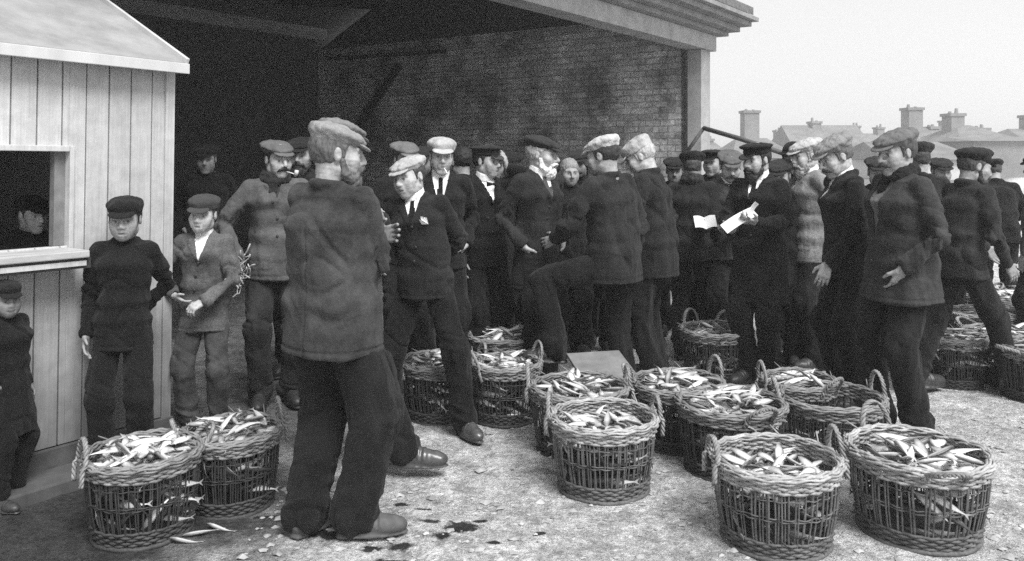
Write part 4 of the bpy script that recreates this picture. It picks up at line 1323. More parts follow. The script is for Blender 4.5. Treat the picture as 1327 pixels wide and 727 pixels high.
def lay_fish(pos, R, label, group, sc=1.0):
    o = bpy.data.objects.new('fish', random.choice(FISH_MESH)); COL.objects.link(o)
    M = Matrix.Identity(4)
    for i in range(3):
        for j in range(3): M[i][j] = R[i, j] * sc
        M[i][3] = pos[i]
    o.matrix_world = M
    tag(o, label, 'fish', group)
    return o


# ------------------------------------------------------------------ willow baskets
def willow(name, tone, rough=.65):
    m, nt, b = new_mat(name)
    v = coords(nt)
    a = noise(nt, 14, 5, .65, v); f = noise(nt, 90, 4, .7, coords(nt, scale=(1, 1, 1)))
    set_tone(nt, b, math_n(nt, 'MULTIPLY', math_n(nt, 'MULTIPLY', maprange(nt, a, .32, .68, .55, 1.4), maprange(nt, f, .3, .7, .65, 1.3)), tone))
    b.inputs['Roughness'].default_value = rough; b.inputs['Specular IOR Level'].default_value = .4
    add_bump(nt, b, f, .5, .003)
    return m


W_RIM = willow('peeled_willow', .34); W_SIDE = willow('brown_willow', .11); W_BASE = willow('wet_willow', .105); W_HAND = willow('willow_rope', .24)
W_RIM2 = willow('weathered_willow', .20); W_SIDE2 = willow('tarred_willow', .04); W_BASE2 = willow('tarred_willow_base', .05)
BH, RT, RB = .352, .250, .205


def brad(z):
    t = z / BH
    return RB + (RT - RB) * t + .012 * math.sin(min(max(t, 0), 1) * PI)


def ring(mb, z, r, th, n=72, wav=0.0, ph=0.0, k=22, zj=.0015, sides=5, tone=None):
    a = np.arange(n) / n * 2 * PI
    rr = r + wav * np.sin(a * k + ph) + RNG.uniform(-.001, .001, n)
    P = np.stack([rr * np.cos(a), rr * np.sin(a), z + zj * np.sin(a * 5 + ph * 3) + RNG.uniform(-.0012, .0012, n)], 1)
    mb.tube(P, th, sides, True)


def basket_meshes(seed):
    global RNG
    RNG = np.random.default_rng(seed); rd = random.Random(seed)
    out = {}
    side = MB(); ns = 54
    for i in range(ns):
        a0 = i / ns * 2 * PI + rd.uniform(-.012, .012)
        for j in range(rd.choice((1, 2, 2))):
            a1 = a0 + j * .036 + rd.uniform(-.01, .01)
            if rd.random() < .06: continue
            zz = np.linspace(.03, BH - .02, 9)
            aw = a1 + rd.uniform(-.03, .03) * zz / BH + .008 * np.sin(zz * 14 + i)
            r = np.array([brad(z) for z in zz]) + rd.uniform(-.003, .004)
            side.tube(np.stack([r * np.cos(aw), r * np.sin(aw), zz], 1), np.full(9, rd.uniform(.0032, .0052)), 5)
    for z in (.178, .186): ring(side, z + rd.uniform(-.004, .004), brad(z) + .002, .0032, 92, .006, rd.uniform(0, 6) if z < .21 else 2, 23)
    for z in (.262,): ring(side, z, brad(z) + .001, .0028, 92, .006, 1, 23)
    out['side'] = side
    b = MB()
    for k in range(6): ring(b, .012 + k * .0125, brad(.012 + k * .0125) + .004, .0068, 92, .0055, k * PI, 23)
    ring(b, .008, brad(0) + .012, .012, 72)
    a = np.arange(40) / 40 * 2 * PI
    b.add(np.vstack([np.stack([RB * np.cos(a), RB * np.sin(a), a * 0 + .012], 1), [[0, 0, .012]]]), None, [[i, (i + 1) % 40, 40] for i in range(40)])
    out['base_band'] = b
    r_ = MB()
    for k in range(5):
        ring(r_, BH - .055 + k * .0105, brad(BH - .055 + k * .01) + .003, .0068, 92, .006, k * PI, 23)
    n = 240; a = np.arange(n) / n * 2 * PI
    for k, (dr, dz, th) in enumerate(((.014, -.012, .0062), (.019, .000, .0066), (.013, .010, .0064), (.003, .014, .0064), (-.006, .010, .0062), (-.008, -.001, .0060), (.006, .004, .0075))):
        kk = 15 + (k % 3) * 2                                  # the laid-in border rods, each row weaving a little over the next
        tw = a * kk + k * 2.1 + .6 * np.sin(a * 3 + k)
        rr = RT + dr + .0035 * np.cos(tw) + RNG.uniform(-.001, .001, n); z = BH + dz + .0035 * np.sin(tw) + .004 * np.sin(a * 3 + seed)
        r_.tube(np.stack([rr * np.cos(a), rr * np.sin(a), z], 1), th + .0013 * np.sin(a * 11 + k * 2), 5, True)
    for k in range(16):                                        # loose stake ends
        a0 = rd.uniform(0, 2 * PI); p = A([(RT + .01) * math.cos(a0), (RT + .01) * math.sin(a0), BH + .01])
        d = A([math.cos(a0 + rd.uniform(.8, 1.6)), math.sin(a0 + rd.uniform(.8, 1.6)), rd.uniform(-.2, .9)]) * rd.uniform(.02, .055)
        r_.tube([p, p + d * .5, p + d], [.004, .0036, .003], 5)
    out['rim'] = r_
    hs = []
    for variant in range(3):
        h = MB(); n = 60; t = np.linspace(0, 1, n)
        hw, hh = ((.068, .105), (.075, .09), (.062, .12))[variant]
        a = (t - .5) * 1.5 * PI
        # arch standing on the rim, legs running down the outside; local: x tangential, z up, y outward
        x = hw * np.sin(np.clip(a, -PI / 2, PI / 2)) + np.where(np.abs(a) > PI / 2, np.sign(a) * .0, 0)
        z = np.where(np.abs(a) < PI / 2, hh * np.cos(np.clip(a, -PI / 2, PI / 2)), -(np.abs(a) - PI / 2) * .11)
        y = .012 * np.sin(t * PI) + np.where(z < 0, .012, 0)
        for k in range(3):
            ph = t * 2 * PI * 7 + k * 2 * PI / 3
            h.tube(np.stack([x + .0065 * np.cos(ph), y + .0065 * np.sin(ph), z + .004 * np.cos(ph)], 1), .0062, 6)
        hs.append(h.mesh('handle', True))
    ms = {k: v.mesh(k, True) for k, v in out.items()}
    ms['handle'] = hs
    return ms


BASKETS = [basket_meshes(s) for s in (5, 12, 23)]
RNG = np.random.default_rng(99)
_mc = {}


def with_mat(me, mat):
    k = (me.name, mat.name)
    if k not in _mc:
        c = me.copy(); c.materials.clear(); c.materials.append(mat); c.name = me.name; _mc[k] = c
    return _mc[k]


def basket(where, fl, px, rim_py, w_px, fish=16, rot=0.0, hang=(90, 270), tilts=(0, 0), variant=0, dark=True, fill=1.0, hmat=None, hscale=1.0, Y=None, fish_label=None, tip=0, fish_dz=0.0):
    Y = Y or (EYE - BH) * F_PX / (rim_py - HOR)
    X = gx(px, Y); sc = (w_px * Y / F_PX) / (2 * (RT + .028))
    t = tag(empty('fish_basket', (X, Y, ground_z(X, Y) - .004), math.radians(rot)), where, 'basket', 'willow fish baskets standing in the yard')
    t.scale = (sc, sc, hscale)
    ms = BASKETS[variant]
    for k, a, b in (('side', W_SIDE2, W_SIDE), ('base_band', W_BASE2, W_BASE), ('rim', W_RIM2, W_RIM)):
        link(k, with_mat(ms[k], a if dark else b), None, t)
    for q, (ang, ti) in enumerate(zip(hang, tilts)):
        o = link('handle', with_mat(ms['handle'][(variant + q) % 3], hmat or W_HAND), None, t)
        a = math.radians(ang)
        out = A([math.cos(a), math.sin(a), 0]); tan = A([-math.sin(a), math.cos(a), 0])
        R = np.stack([tan, out, A([0, 0, 1.])], 1) @ Rx(math.radians(-ti) * -1)
        M = Matrix.Identity(4)
        for i in range(3):
            for j in range(3): M[i][j] = R[i, j]
            M[i][3] = (out * (RT + .012))[i] + (BH + .004 if i == 2 else 0)
        o.matrix_local = M
    if fill <= 0: return t
    top = BH * hscale * fill
    # the heap inside, packed against the wicker and below the top layer
    for k in range(150):
        z = random.uniform(.05, top - .055); rr = (brad(z / hscale) - .032) * sc
        a = random.uniform(0, 2 * PI)
        if k < 60:
            r = rr - random.uniform(0, .02); yaw = a + PI / 2 + random.uniform(-.5, .5); pit = random.uniform(-.8, .8)
            V, Q, T, tn = fish_geo(random.uniform(.15, .2), -.75, k, 8, 6, False)
            tn = tn * random.choice((.05, .06, .08, .12, 1.0, 1.2))  # most go near black: the basket's inner shade put into their tone
            R = rot_lay(yaw, pit, random.uniform(-.6, .6))
        else:
            r = rr * .92 * math.sqrt(random.random()); yaw = random.uniform(0, 6.3)
            V, Q, T, tn = fish_geo(random.uniform(.15, .2), 0, k, 8, 6, False); z = random.uniform(top - .09, top - .025)
            R = rot_lay(yaw, random.uniform(-.2, .2), random.choice((1, -1)) * random.uniform(1.0, 1.8))
            V = V * A([1, 1.6, 1.1]); tn = tn * random.choice((.7, 1.0, 1.15))
        heap.add(V @ R.T + A([X + r * math.cos(a), Y + r * math.sin(a), z]), Q, T, tn)
    lab = 'one of the silver fish heaped in the ' + fl
    for k in range(fish):
        r = .165 * sc * math.sqrt((k + .3) / fish); a = k * 2.4 + random.uniform(-.3, .3)
        z = top - .016 + .035 * (1 - (r / (.2 * sc)) ** 2) + random.uniform(-.012, .012) + fish_dz
        roll = random.choice((1, -1)) * random.uniform(.9, 1.8)
        R = rot_lay(random.uniform(0, 6.3), random.uniform(-.12, .12), roll)
        lay_fish((X + r * math.cos(a), Y + r * math.sin(a), z), R, lab, lab.replace('one of the ', ''), random.uniform(.62, .88) * min(1.0, sc * 1.05))
    return t


basket('dark wicker basket heaped with fish at the front left', "front left basket", 186, 580, 152, 20, 20, (200, 20), (8, -40), 0, True, 1.0)
basket('wicker basket heaped with fish beside the light suited boy', "basket beside the boy", 300, 538, 132, 20, 40, (165, -10), (-20, 10), 1, True, 1.02, Y=4.02)
basket('brown wicker basket with two upright ears nearest the camera', "basket nearest the camera", 1005, 588, 172, 25, 5, (178, 2), (5, 8), 1, False, .86)
basket('wicker basket with both handles folded inward at the right front', "basket with folded handles", 1189, 580, 183, 27, 25, (75, 240), (-12, -60), 2, False, .94)
basket('pale rimmed wicker basket with short ears standing alone in the middle', "pale rimmed basket", 782, 536, 146, 19, 0, (172, 8), (2, 2), 0, False, .86)
basket('wicker basket heaped with fish directly behind the pale rimmed one', "basket behind the pale rimmed one", 750, 496, 134, 18, 0, (175, 5), (0, 5), 2, True, 1.0)
basket('wicker basket of large fish between two others under the buyers', "large fish basket under the buyers", 878, 487, 126, 15, 10, (150, 15), (-25, 0), 1, True, 1.0, Y=4.82)
basket('brimming wicker basket with one arched handle across its fish', "brimming basket", 947, 517, 146, 20, 0, (285, 95), (-42, -70), 0, True, 1.03)
basket('low wicker basket with an arched handle behind the empty one', "low basket behind the empty one", 1035, 484, 104, 14, 0, (190, -60), (-5, -40), 2, True, 1.0, Y=4.85)
basket('empty wicker basket with dark inside and twisted handles', "empty basket", 1077, 511, 138, 0, 0, (170, 10), (-10, 6), 1, True, 0)
basket('tall dark wicker basket with two arched handles by the auction clerk', "tall basket by the clerk", 928, 424, 98, 7, 0, (120, 60), (-5, -10), 0, True, .97)
basket('dark wicker basket between the striding boots and the middle group', "basket beside the striding boots", 655, 467, 98, 14, 0, (215, 30), (-20, -10), 2, True, 1.0)
basket('wicker basket with two arched handles at the old man\'s feet', "basket at the old man's feet", 656, 432, 104, 14, 0, (140, 40), (-5, -10), 1, True, 1.0)
basket('wicker basket half hidden behind the young man\'s legs', "basket behind the young man's legs", 572, 463, 112, 14, 0, (200, 20), (-10, -10), 0, True, 1.0)
basket('wicker basket of white fish at the right picture edge', "right edge basket", 1302, 428, 108, 14, 0, (250, 110), (-70, -60), 2, True, 1.0)
basket('wicker basket showing between the two standing men at right', "basket between the standing men", 1238, 433, 80, 8, 0, (200, 20), (-70, -60), 1, True, 1.0)
basket('farther wicker basket of fish below the stooping man', "basket below the stooping man", 1305, 382, 92, 10, 0, (200, 20), (-70, -60), 0, True, 1.0)
basket('farthest wicker basket of fish behind the striding man', "farthest basket", 1258, 376, 80, 7, 0, (200, 20), (-70, -60), 1, True, 1.0)
basket('wicker basket cut off by the right edge behind the fish baskets', 'right cut off basket', 1346, 447, 104, 6, 0, (200, 20), (-70, -60), 2, True, 1.0)
basket('wicker basket of fish between the nearer and farther right baskets', 'basket in the right middle row', 1276, 402, 92, 8, 0, (200, 20), (-70, -60), 1, True, 1.0)
basket('small far basket of fish beside the stooping man at the right edge', 'far basket by the stooping man', 1342, 374, 84, 5, 0, (200, 20), (-70, -60), 0, True, 1.0)
# dropped fish and the wet box by the raised boot
for k, (px, py, yaw) in enumerate(((258, 690, .3), (285, 682, -.2), (240, 700, .1), (868, 478, .4))):
    Y0 = 1812 / (py - HOR); X0 = gx(px, Y0)
    if k < 3: lay_fish((X0, Y0, ground_z(X0, Y0) + .014), rot_lay(yaw, 0, 1.5), 'dropped fish lying flat on the ground beside the front left basket', 'fish dropped beside the front left basket', .55)
tag(heap.build('fish_heap', FISHM, None, True), 'fish packed under the top layer inside the wicker baskets', 'fish', kind='stuff')
bx = tag(empty('wooden_box', (gx(782, 5.25), 5.25, ground_z(.6, 5.25)), math.radians(14)), 'tilted wooden fish box with pale lid behind the baskets', 'box')
m_ = MB(); m_.box((-.17, -.14, 0), (.17, .14, .30)); bb = m_.build('case', plain('box_wood', .16, .8, 10, .4), bx, bevel=.006)
m_ = MB()
m_.bar((0, -.20, .27), (0, .2, .37), .36, .022, (0, 0, 1)); m_.build('lid', plain('box_lid', .18, .75, 8, .3), bx, bevel=.004)
# ------------------------------------------------------------------ the people, near to far
LC, MC, DC = .46, .17, .028
P = {}
P['boy_dark'] = person('dark haired boy in a black buttoned jacket and cap leaning against the white booth', 160, 4.33, 250, 172, hat='boy_cap', hat_tone=.02, coat=.016, trousers=.016,
    skin=.36, armR=dict(at=(.215, .03, -.06), dir=(-.1, .5, -.8), pole=(.5, -.9, 0)), armL='behind', girth=.95, head=(-6, 4, 0), lean=-4, hem=-.14, head_scale=1.16, stubble=0, nose=.7, chin=.92, hair_tone=.02)
P['boy_light'] = person('pale faced boy in a light grey suit and striped cap with a white neckcloth', 265, 4.92, 248, 176, hat='boy_cap', hat_tone=.09, coat=.15, trousers=.10, v=(-.0, .05), shirt=.85,
    skin=.55, armR=dict(at=(.17, .14, .10), dir=(-.7, .3, -.4), pole=(.9, -.4, 0)), armL=dict(at=(-.06, .24, .07), dir=(.6, .5, -.3), pole=(-.9, -.3, -.2), palm=(0, -.5, -.8), curl=(.7, .7, .6)), head=(4, 3, -3), head_scale=1.16, stubble=0, nose=.7, chin=.92, hem=-.17, flare=1.08, girth=.92, collar_tone=.85, hair_tone=.08, wear=.45, fleck=.4)
P['child'] = person('small child in a long black coat standing under the booth counter at the left edge', 6, 3.95, 357, 100, hat='boy_cap', hat_tone=.02, coat=.014, trousers=.014, skin=.22, head_scale=1.16, stubble=0, nose=.7, chin=.928,
    armR='pocket', armL='down', hem=-.38, flare=1.2, girth=1.12, head=(30, 2, 0))
P['clerk'] = person('dim figure with a faintly lit face inside the dark booth hatch', 34, 4.72, 238, 118, hat='boy_cap', hat_tone=.015, coat=.02, trousers=.02, skin=.7, stature=1.42, lean=6,
    armR=dict(at=(.02, .33, .27), dir=(-.3, .6, .5), pole=(.7, -.2, -.8), palm=(-.7, -.3, .2), curl=(.4, .4, .3)), armL=dict(at=(-.1, .34, .25), dir=(.2, .9, .1), pole=(-.6, -.2, -.8)))
P['moustache'] = person('man with a heavy dark moustache in a light grey jacket and cap smoking a pipe', 357, 5.55, 182, 160, hat='flat_cap', hat_tone=.17, hat_size=.95, coat=.14, trousers=.05, skin=.5, moustache=.02,
    v=(.06, .035), shirt=.07, collar=False, armR=dict(at=(.25, .12, .02), dir=(.0, .3, -1), pole=(.8, -.5, 0)), armL='pocket', muffler=.05, head=(-22, 4, 0), hair_tone=.03, wear=.45, girth=1.05)
P['behind_m'] = person('bearded man in a dark cap half hidden behind the moustached man', 392, 6.35, 178, 182, hat='flat_cap', hat_tone=.03, coat=DC, trousers=DC, skin=.36, beard=.03, head=(0, 4, 0))
P['shadow'] = person('man in a dark hat standing deep in the shed shadow beside the booth', 268, 7.4, 187, 168, hat='flat_cap', hat_tone=.03, coat=.02, trousers=.02, skin=.34, armR='pocket', armL='pocket', girth=1.1)
P['front'] = person('big man seen from behind in a worn dark jacket and pale cap with folded arms', 430, 3.66, 160, 30, hat='flat_cap', hat_tone=.30, hat_size=.96, hat_tilt=5, coat=.075, trousers=.020, skin=.42, girth=1.2, head=(40, 4, 0), beard=.10,
    armR='folded', armL='folded', hem=-.17, flare=1.0, leg_w=1.45, feet=((.10, .03, 52), (-.10, -.05, 2)), lean=1, hair_tone=.10, wear=.5, head_scale=1.04, boot_mat=plain('worn_leather', .07, .7, 18, .4, .5, .004, .5))
P['beside'] = person('tall man mostly hidden behind the big front man with only pale cap and legs showing', 437, 4.42, 155, 86, hat='flat_cap', hat_tone=.24, hat_tilt=4, coat=.04, trousers=.022, skin=.4, feet=((.12, .355, 8), (-.16, .145, 0)), armR='folded', armL='folded', beard=.06,
    boot_mat=plain('shiny_leather', .06, .3, 18, .4, .4, .003, .6), head=(-45, 3, 0), leg_w=1.1)
P['young'] = person('young man in a dark suit with tie, pale cap and white breast handkerchief, legs astride', 545, 5.0, 203, 192, hat='flat_cap', hat_tone=.42, hat_size=.96, coat=.030, trousers=.018, skin=.52, v=(.02, .05), tie=.015, shirt=.85, collar_tone=.85, lean=3, side=8,
    armR='behind', armL='behind', feet=((.20, .02, 20), (-.29, .0, -42)), hip=(-.03, 0), head=(22, 8, 8), head_scale=1.06, hair_tone=.05, boot_mat=plain('shiny_leather', .06, .3, 18, .4, .4, .003, .6), hem=-.10)
P['capbehind'] = person('man hidden behind the young man, only his grey cap showing', 523, 6.35, 184, 150, hat='flat_cap', hat_tone=.2, coat=DC, trousers=DC, skin=.4)
P['tall'] = person('clean shaven man with a cigarette, round pale cap, stiff white collar and long tie', 571, 6.0, 177, 176, hat='boy_cap', hat_tone=.42, hat_size=1.04, coat=.022, trousers=.018, skin=.52, v=(-.06, .058), tie=.02, shirt=.85, collar_tone=.88, armR='behind', armL='pocket', head=(-6, 2, -2), head_scale=1.05, hair_tone=.06)
P['turned'] = person('dark haired bareheaded man with his face turned away behind the saluting man', 599, 6.75, 190, 320, hat=None, coat=.02, trousers=.018, skin=.38, hair_tone=.015, collar=True)
P['salute'] = person('dark jacketed man with a bow tie lifting his hand to his dark cap', 627, 6.25, 186, 150, hat='sailor_cap', hat_tone=.04, coat=.02, trousers=.016, skin=.46, v=(.02, .055), shirt=.85, collar_tone=.85, tie=None, armL='hat', armR='down', head=(-25, 3, 0), hair_tone=.03)
P['old'] = person('old man with a white beard in a long dark overcoat and dark cap', 697, 5.95, 176, 142, hat='flat_cap', hat_tone=.05, coat=.040, trousers=.022, skin=.5, v=(.0, .045), tie=.12, shirt=.8, collar_tone=.85, beard=.72, moustache=None, hair_tone=.35, armR='pocket', armL='pocket', hem=-.26, head=(-32, 6, 0), wear=.45)
P['blur1'] = person('bareheaded fair man behind the old man\'s shoulder', 737, 6.9, 205, 170, hat=None, coat=.022, trousers=.02, skin=.36, hair_tone=.22)
P['darkface'] = person('dim faced man in a dark cap looking left behind the leaning buyer', 753, 7.35, 194, 200, hat='flat_cap', hat_tone=.04, coat=.02, trousers=.02, skin=.26, moustache=.03)
P['leaner'] = person('buyer in a crumpled white cap seen from behind with one foot raised on a basket', 792, 5.6, 177, -42, hat='flat_cap', hat_tone=.5, hat_size=.98, coat=.036, trousers=.018, skin=.38, lean=6, side=-3, head=(-20, 12, 0), head_scale=1.04, armL=dict(at=(-.20, .34, .10), dir=(-.2, .9, -.3), pole=(-.7, -.2, -.6)), armR='down',
    feet=((.10, -.04, 10), (-.40, .12, -40, .30)), hem=-.16, girth=1.1, wear=.45, hair_tone=.03, hip=(.0, -.03))
P['pale_cap2'] = person('man in a pale cap bending his head with a white collar at his nape', 850, 6.05, 180, -62, hat='boy_cap', hat_tone=.42, hat_size=1.04, hat_tilt=8, coat=.032, trousers=.02, skin=.55, lean=9, head=(-16, 26, 0), head_scale=1.03, armR='down', armL='front', hem=-.2, hair_tone=.4, muffler=None, girth=1.02)
P['dark_back'] = person('broad man in a dark cap with his back turned beside the brick wall', 897, 6.75, 196, 20, hat='flat_cap', hat_tone=.03, coat=.035, trousers=.02, skin=.34, hair_tone=.06, head=(-10, 6, 0), muffler=.05)
P['far_cap'] = person('man in a dark peaked cap peering over from behind the note taker', 925, 7.6, 192, 205, hat='sailor_cap', hat_tone=.03, coat=.025, trousers=.02, skin=.42, head=(10, 4, 0))
P['noter'] = person('man in a grey cap and dark tie reading from a white notebook', 945, 6.75, 197, 184, hat='flat_cap', hat_tone=.16, hat_size=.95, coat=.075, trousers=.03, skin=.48, v=(.02, .05), tie=.015, shirt=.85, collar_tone=.85, head=(0, 16, 0), armR=dict(at=(.24, .28, .17), dir=(.1, .9, .1), pole=(.6, -.3, -1), palm=(-.3, 0, 1), curl=(.6, .6, .5)), armL=dict(at=(.06, .30, .14), dir=(.6, .7, .1), pole=(-.6, -.3, -1), palm=(.2, 0, 1), curl=(.6, .6, .5)), moustache=.06, waistcoat=.05)
P['auction'] = person('bearded auctioneer in a dark peaked cap and long dark coat holding papers', 985, 6.05, 183, 222, hat='sailor_cap', hat_tone=.02, coat=.020, trousers=.016, skin=.46, v=(.0, .05), tie=.02, shirt=.85, collar_tone=.85, beard=.03, head=(16, 8, 0), head_scale=1.04, armR=dict(at=(.05, .35, .17), dir=(-.4, .8, .2), pole=(.7, -.3, -1), palm=(-.4, 0, 1), curl=(.6, .7, .5)), armL=dict(at=(-.13, .35, .24), dir=(.2, .9, .1), pole=(-.7, -.3, -1), palm=(.4, 0, 1), curl=(.6, .7, .5)), hem=-.36, hair_tone=.03, girth=1.08, feet=((.065, .04, 10), (-.065, -.02, -8)))
P['bowler'] = person('man in a black bowler hat standing behind the auctioneer', 1028, 7.1, 186, 205, hat='bowler', hat_tone=.015, coat=.04, trousers=.02, skin=.38, moustache=.04)
P['light_coat'] = person('man in a pale tweed coat and light cap with hands behind him', 1050, 6.5, 180, -96, hat='flat_cap', hat_tone=.45, coat=.24, trousers=.03, skin=.5, v=(.03, .04), shirt=.8, beard=.3, head=(-4, 10, 0), armR='pocket', armL='behind', hem=-.14, hair_tone=.3, fleck=.4)
P['downlook'] = person('man in a large pale cap looking down with his bare hand hanging', 1103, 5.5, 177, -92, hat='flat_cap', hat_tone=.30, hat_size=1.02, coat=.026, trousers=.018, skin=.48, v=(.02, .04), shirt=.8, collar_tone=.88, moustache=.05, lean=8, head=(-6, 22, 0), head_scale=1.04,
    armL=dict(at=(-.16, .22, -.02), dir=(-.1, .35, -.9), pole=(-.5, -.8, 0), palm=(.8, -.3, 0), curl=(.35, .4, .3)), armR='pocket', girth=1.08, hair_tone=.12)
P['rightman'] = person('sturdy man in profile with grey cap and open jacket, hand in pocket', 1168, 4.9, 168, -102, hat='flat_cap', hat_tone=.20, hat_size=.98, hat_tilt=3, coat=.058, trousers=.022, skin=.40, v=(-.16, .075), shirt=.20, collar=False, muffler=.03, moustache=.06, head=(-6, 8, 0), head_scale=1.04,
    armL=dict(at=(-.175, .125, .03), dir=(.45, .1, -1), pole=(-.6, -.9, 0), palm=(.9, 0, 0)), armR='pocket', hem=-.17, flare=1.12, girth=1.14, wear=.5, hair_tone=.06, feet=((.12, .05, 10), (-.10, -.03, -8)))
P['hidden_r'] = person('man seen from behind between the profile man and the striding man', 1193, 6.3, 184, 10, hat='flat_cap', hat_tone=.05, coat=.035, trousers=.02, skin=.4, lean=6)
P['strider'] = person('bearded man in a dark slouched cap and jersey striding to the right in heavy boots', 1243, 5.75, 192, 76, hat='beret', hat_tone=.03, coat=.045, trousers=.022, skin=.38, jumper=True, beard=.03, lean=9, head=(18, 14, 0), head_scale=1.04,
    armR=dict(at=(.20, .20, -.02), dir=(0, .6, -.8), pole=(.6, -.8, 0)), armL=dict(at=(-.10, .30, .05), dir=(.1, .8, -.6), pole=(-.6, -.6, 0)), feet=((.10, .36, 10), (-.10, -.30, 0)), hip=(0, .02), hair_tone=.06, boot_scale=1.2, leg_w=1.05)
P['stooper'] = person('dark clad man with his back turned stooping over the far baskets', 1293, 8.2, 222, 20, hat='beret', hat_tone=.025, coat=.02, trousers=.018, skin=.4, lean=22, girth=1.2, head=(-20, 20, 0), armR='front', armL=dict(at=(-.24, .25, -.0), dir=(-.2, .4, -.8), pole=(-.6, -.5, 0)), stature=1.62)
P['edge'] = person('man in a lighter jacket cut off by the right picture edge', 1352, 6.6, 196, -30, hat='flat_cap', hat_tone=.1, coat=.11, trousers=.03, skin=.4)

P['crowd1'] = person('dark man in a black cap deep in the shed between the saluting and old men', 664, 7.5, 198, 190, hat='flat_cap', hat_tone=.02, coat=.018, trousers=.016, skin=.22, hem=-.24)
P['crowd2'] = person('dark coated man seen in slices between the white bearded man and the leaning buyer', 716, 7.9, 205, 150, hat='flat_cap', hat_tone=.02, coat=.018, trousers=.016, skin=.24, hem=-.3, girth=1.1)
P['crowd3'] = person('dark coated man hidden behind the two pale capped buyers', 833, 7.3, 198, 170, hat='flat_cap', hat_tone=.03, coat=.018, trousers=.016, skin=.3, hem=-.3, girth=1.15)
P['crowd4'] = person('dark man in a low cap between the pale capped buyer and the broad man', 874, 7.7, 204, 190, hat='flat_cap', hat_tone=.03, coat=.02, trousers=.016, skin=.3, hem=-.3)
P['crowd5'] = person('blurred man in a dark cap and coat just right of the auctioneer', 1012, 6.55, 208, 200, hat='flat_cap', hat_tone=.05, coat=.022, trousers=.016, skin=.34, hem=-.3, girth=1.1, head=(10, 10, 0))
P['crowd6'] = person('dark coated man behind the man who looks down', 1078, 7.1, 200, 215, hat='flat_cap', hat_tone=.1, coat=.02, trousers=.016, skin=.4, hem=-.3, girth=1.1)
P['crowd7'] = person('dark coated man hidden between the downcast man and the profile man', 1138, 6.6, 203, 200, hat='flat_cap', hat_tone=.05, coat=.02, trousers=.016, skin=.36, hem=-.3, girth=1.15)
P['crowd8'] = person('dark man partly seen behind the striding man\'s back', 1218, 7.5, 205, 185, hat='flat_cap', hat_tone=.04, coat=.02, trousers=.016, skin=.36, hem=-.26, girth=1.1)
P['crowd9'] = person('dark man standing just behind the clean shaven smoker', 548, 7.0, 190, 180, hat='flat_cap', hat_tone=.04, coat=.018, trousers=.016, skin=.28, hem=-.3, girth=1.1)

P['crowd10'] = person('dark man behind the leaning buyer, hidden but for his cap', 772, 7.0, 205, 185, hat='flat_cap', hat_tone=.04, coat=.02, trousers=.016, skin=.34, hem=-.3, girth=1.1)
P['crowd11'] = person('dark man in the shed behind the bow tied man\'s shoulder', 640, 7.2, 196, 170, hat='flat_cap', hat_tone=.04, coat=.02, trousers=.016, skin=.3, hem=-.3, girth=1.1)

# ---- things they hold
PAPER = plain('paper', .85, .8, 6, .06, .2, .002, .3)


def sheet(name, label, cat, c, right, up, w, h, folds=((0, 0),), mat=PAPER):
    right = A(right, float); right /= np.linalg.norm(right); up = A(up, float); up -= right * (up @ right); up /= np.linalg.norm(up)
    n = np.cross(right, up)
    o = tag(empty(name, tuple(c), 0), label, cat)
    for k, (dz, ang) in enumerate(folds):
        r2 = right * math.cos(ang) + n * math.sin(ang); n2 = np.cross(r2, up)
        m_ = MB(); nu = 8
        vs = []
        for i in range(nu + 1):
            for j in (0, 1):
                for t in (0, .003):
                    u = (i / nu) * w * (1 if k % 2 == 0 else -1)
                    vs.append(r2 * u * (1 if True else 1) + up * (j - .5) * h + n2 * (t + .012 * math.sin(i / nu * 3)) )
        qs = []
        for i in range(nu):
            a = i * 4; b = a + 4
            qs += [[a, a + 2, b + 2, b], [a + 1, b + 1, b + 3, a + 3], [a, b, b + 1, a + 1], [a + 2, a + 3, b + 3, b + 2]]
        qs += [[0, 1, 3, 2], [nu * 4, nu * 4 + 2, nu * 4 + 3, nu * 4 + 1]]
        m_.add(vs, qs); m_.build('page', mat, o)
    return o


def palm(p, sx, f=.085): return p['wr'][sx] + p['hand'][sx] * f * p['s']


c = palm(P['noter'], 1); sheet('notebook', 'open white notebook in the hands of the man with a dark tie', 'notebook', c + A([-.02, -.05, .03]), (1, -.1, .05), (0, .8, .6), .085, .13, ((0, .25), (0, -.25)))
c = palm(P['auction'], 1); sheet('folded_paper', 'folded white papers held by the bearded auctioneer', 'paper', c + A([-.06, -.05, .0]), (.86, 0, .5), (0, .75, .6), .24, .10, ((0, 0),))
c = palm(P['auction'], -1); sheet('paper_slip', 'small white slip standing up from the auctioneer\'s hand', 'paper', c + A([.0, -.06, .03]), (.5, 0, .9), (.6, .6, -.3), .11, .05, ((0, 0),))
# breast pocket handkerchief
y_ = P['young']
c = y_['chest'] + y_['C'] @ A([-.088, .137, .03]) * y_['s']
m_ = MB(); R_ = y_['C']
for k, (dx, dz) in enumerate(((-.012, .034), (.008, .042), (.02, .026))):
    m_.add([(R_ @ (A([-.02, 0, -.01]))), (R_ @ A([.02, 0, -.006])), R_ @ A([dx + .008, .008 + .004 * k, dz]), R_ @ A([dx - .008, .010 + .004 * k, dz - .004]), R_ @ A([0, -.012, 0])], [[0, 1, 2, 3]], [[0, 4, 1], [1, 4, 2], [2, 4, 3], [3, 4, 0]])
hk = m_.build('handkerchief', PAPER); hk.location = c
tag(hk, 'white handkerchief in the young man\'s breast pocket', 'handkerchief')
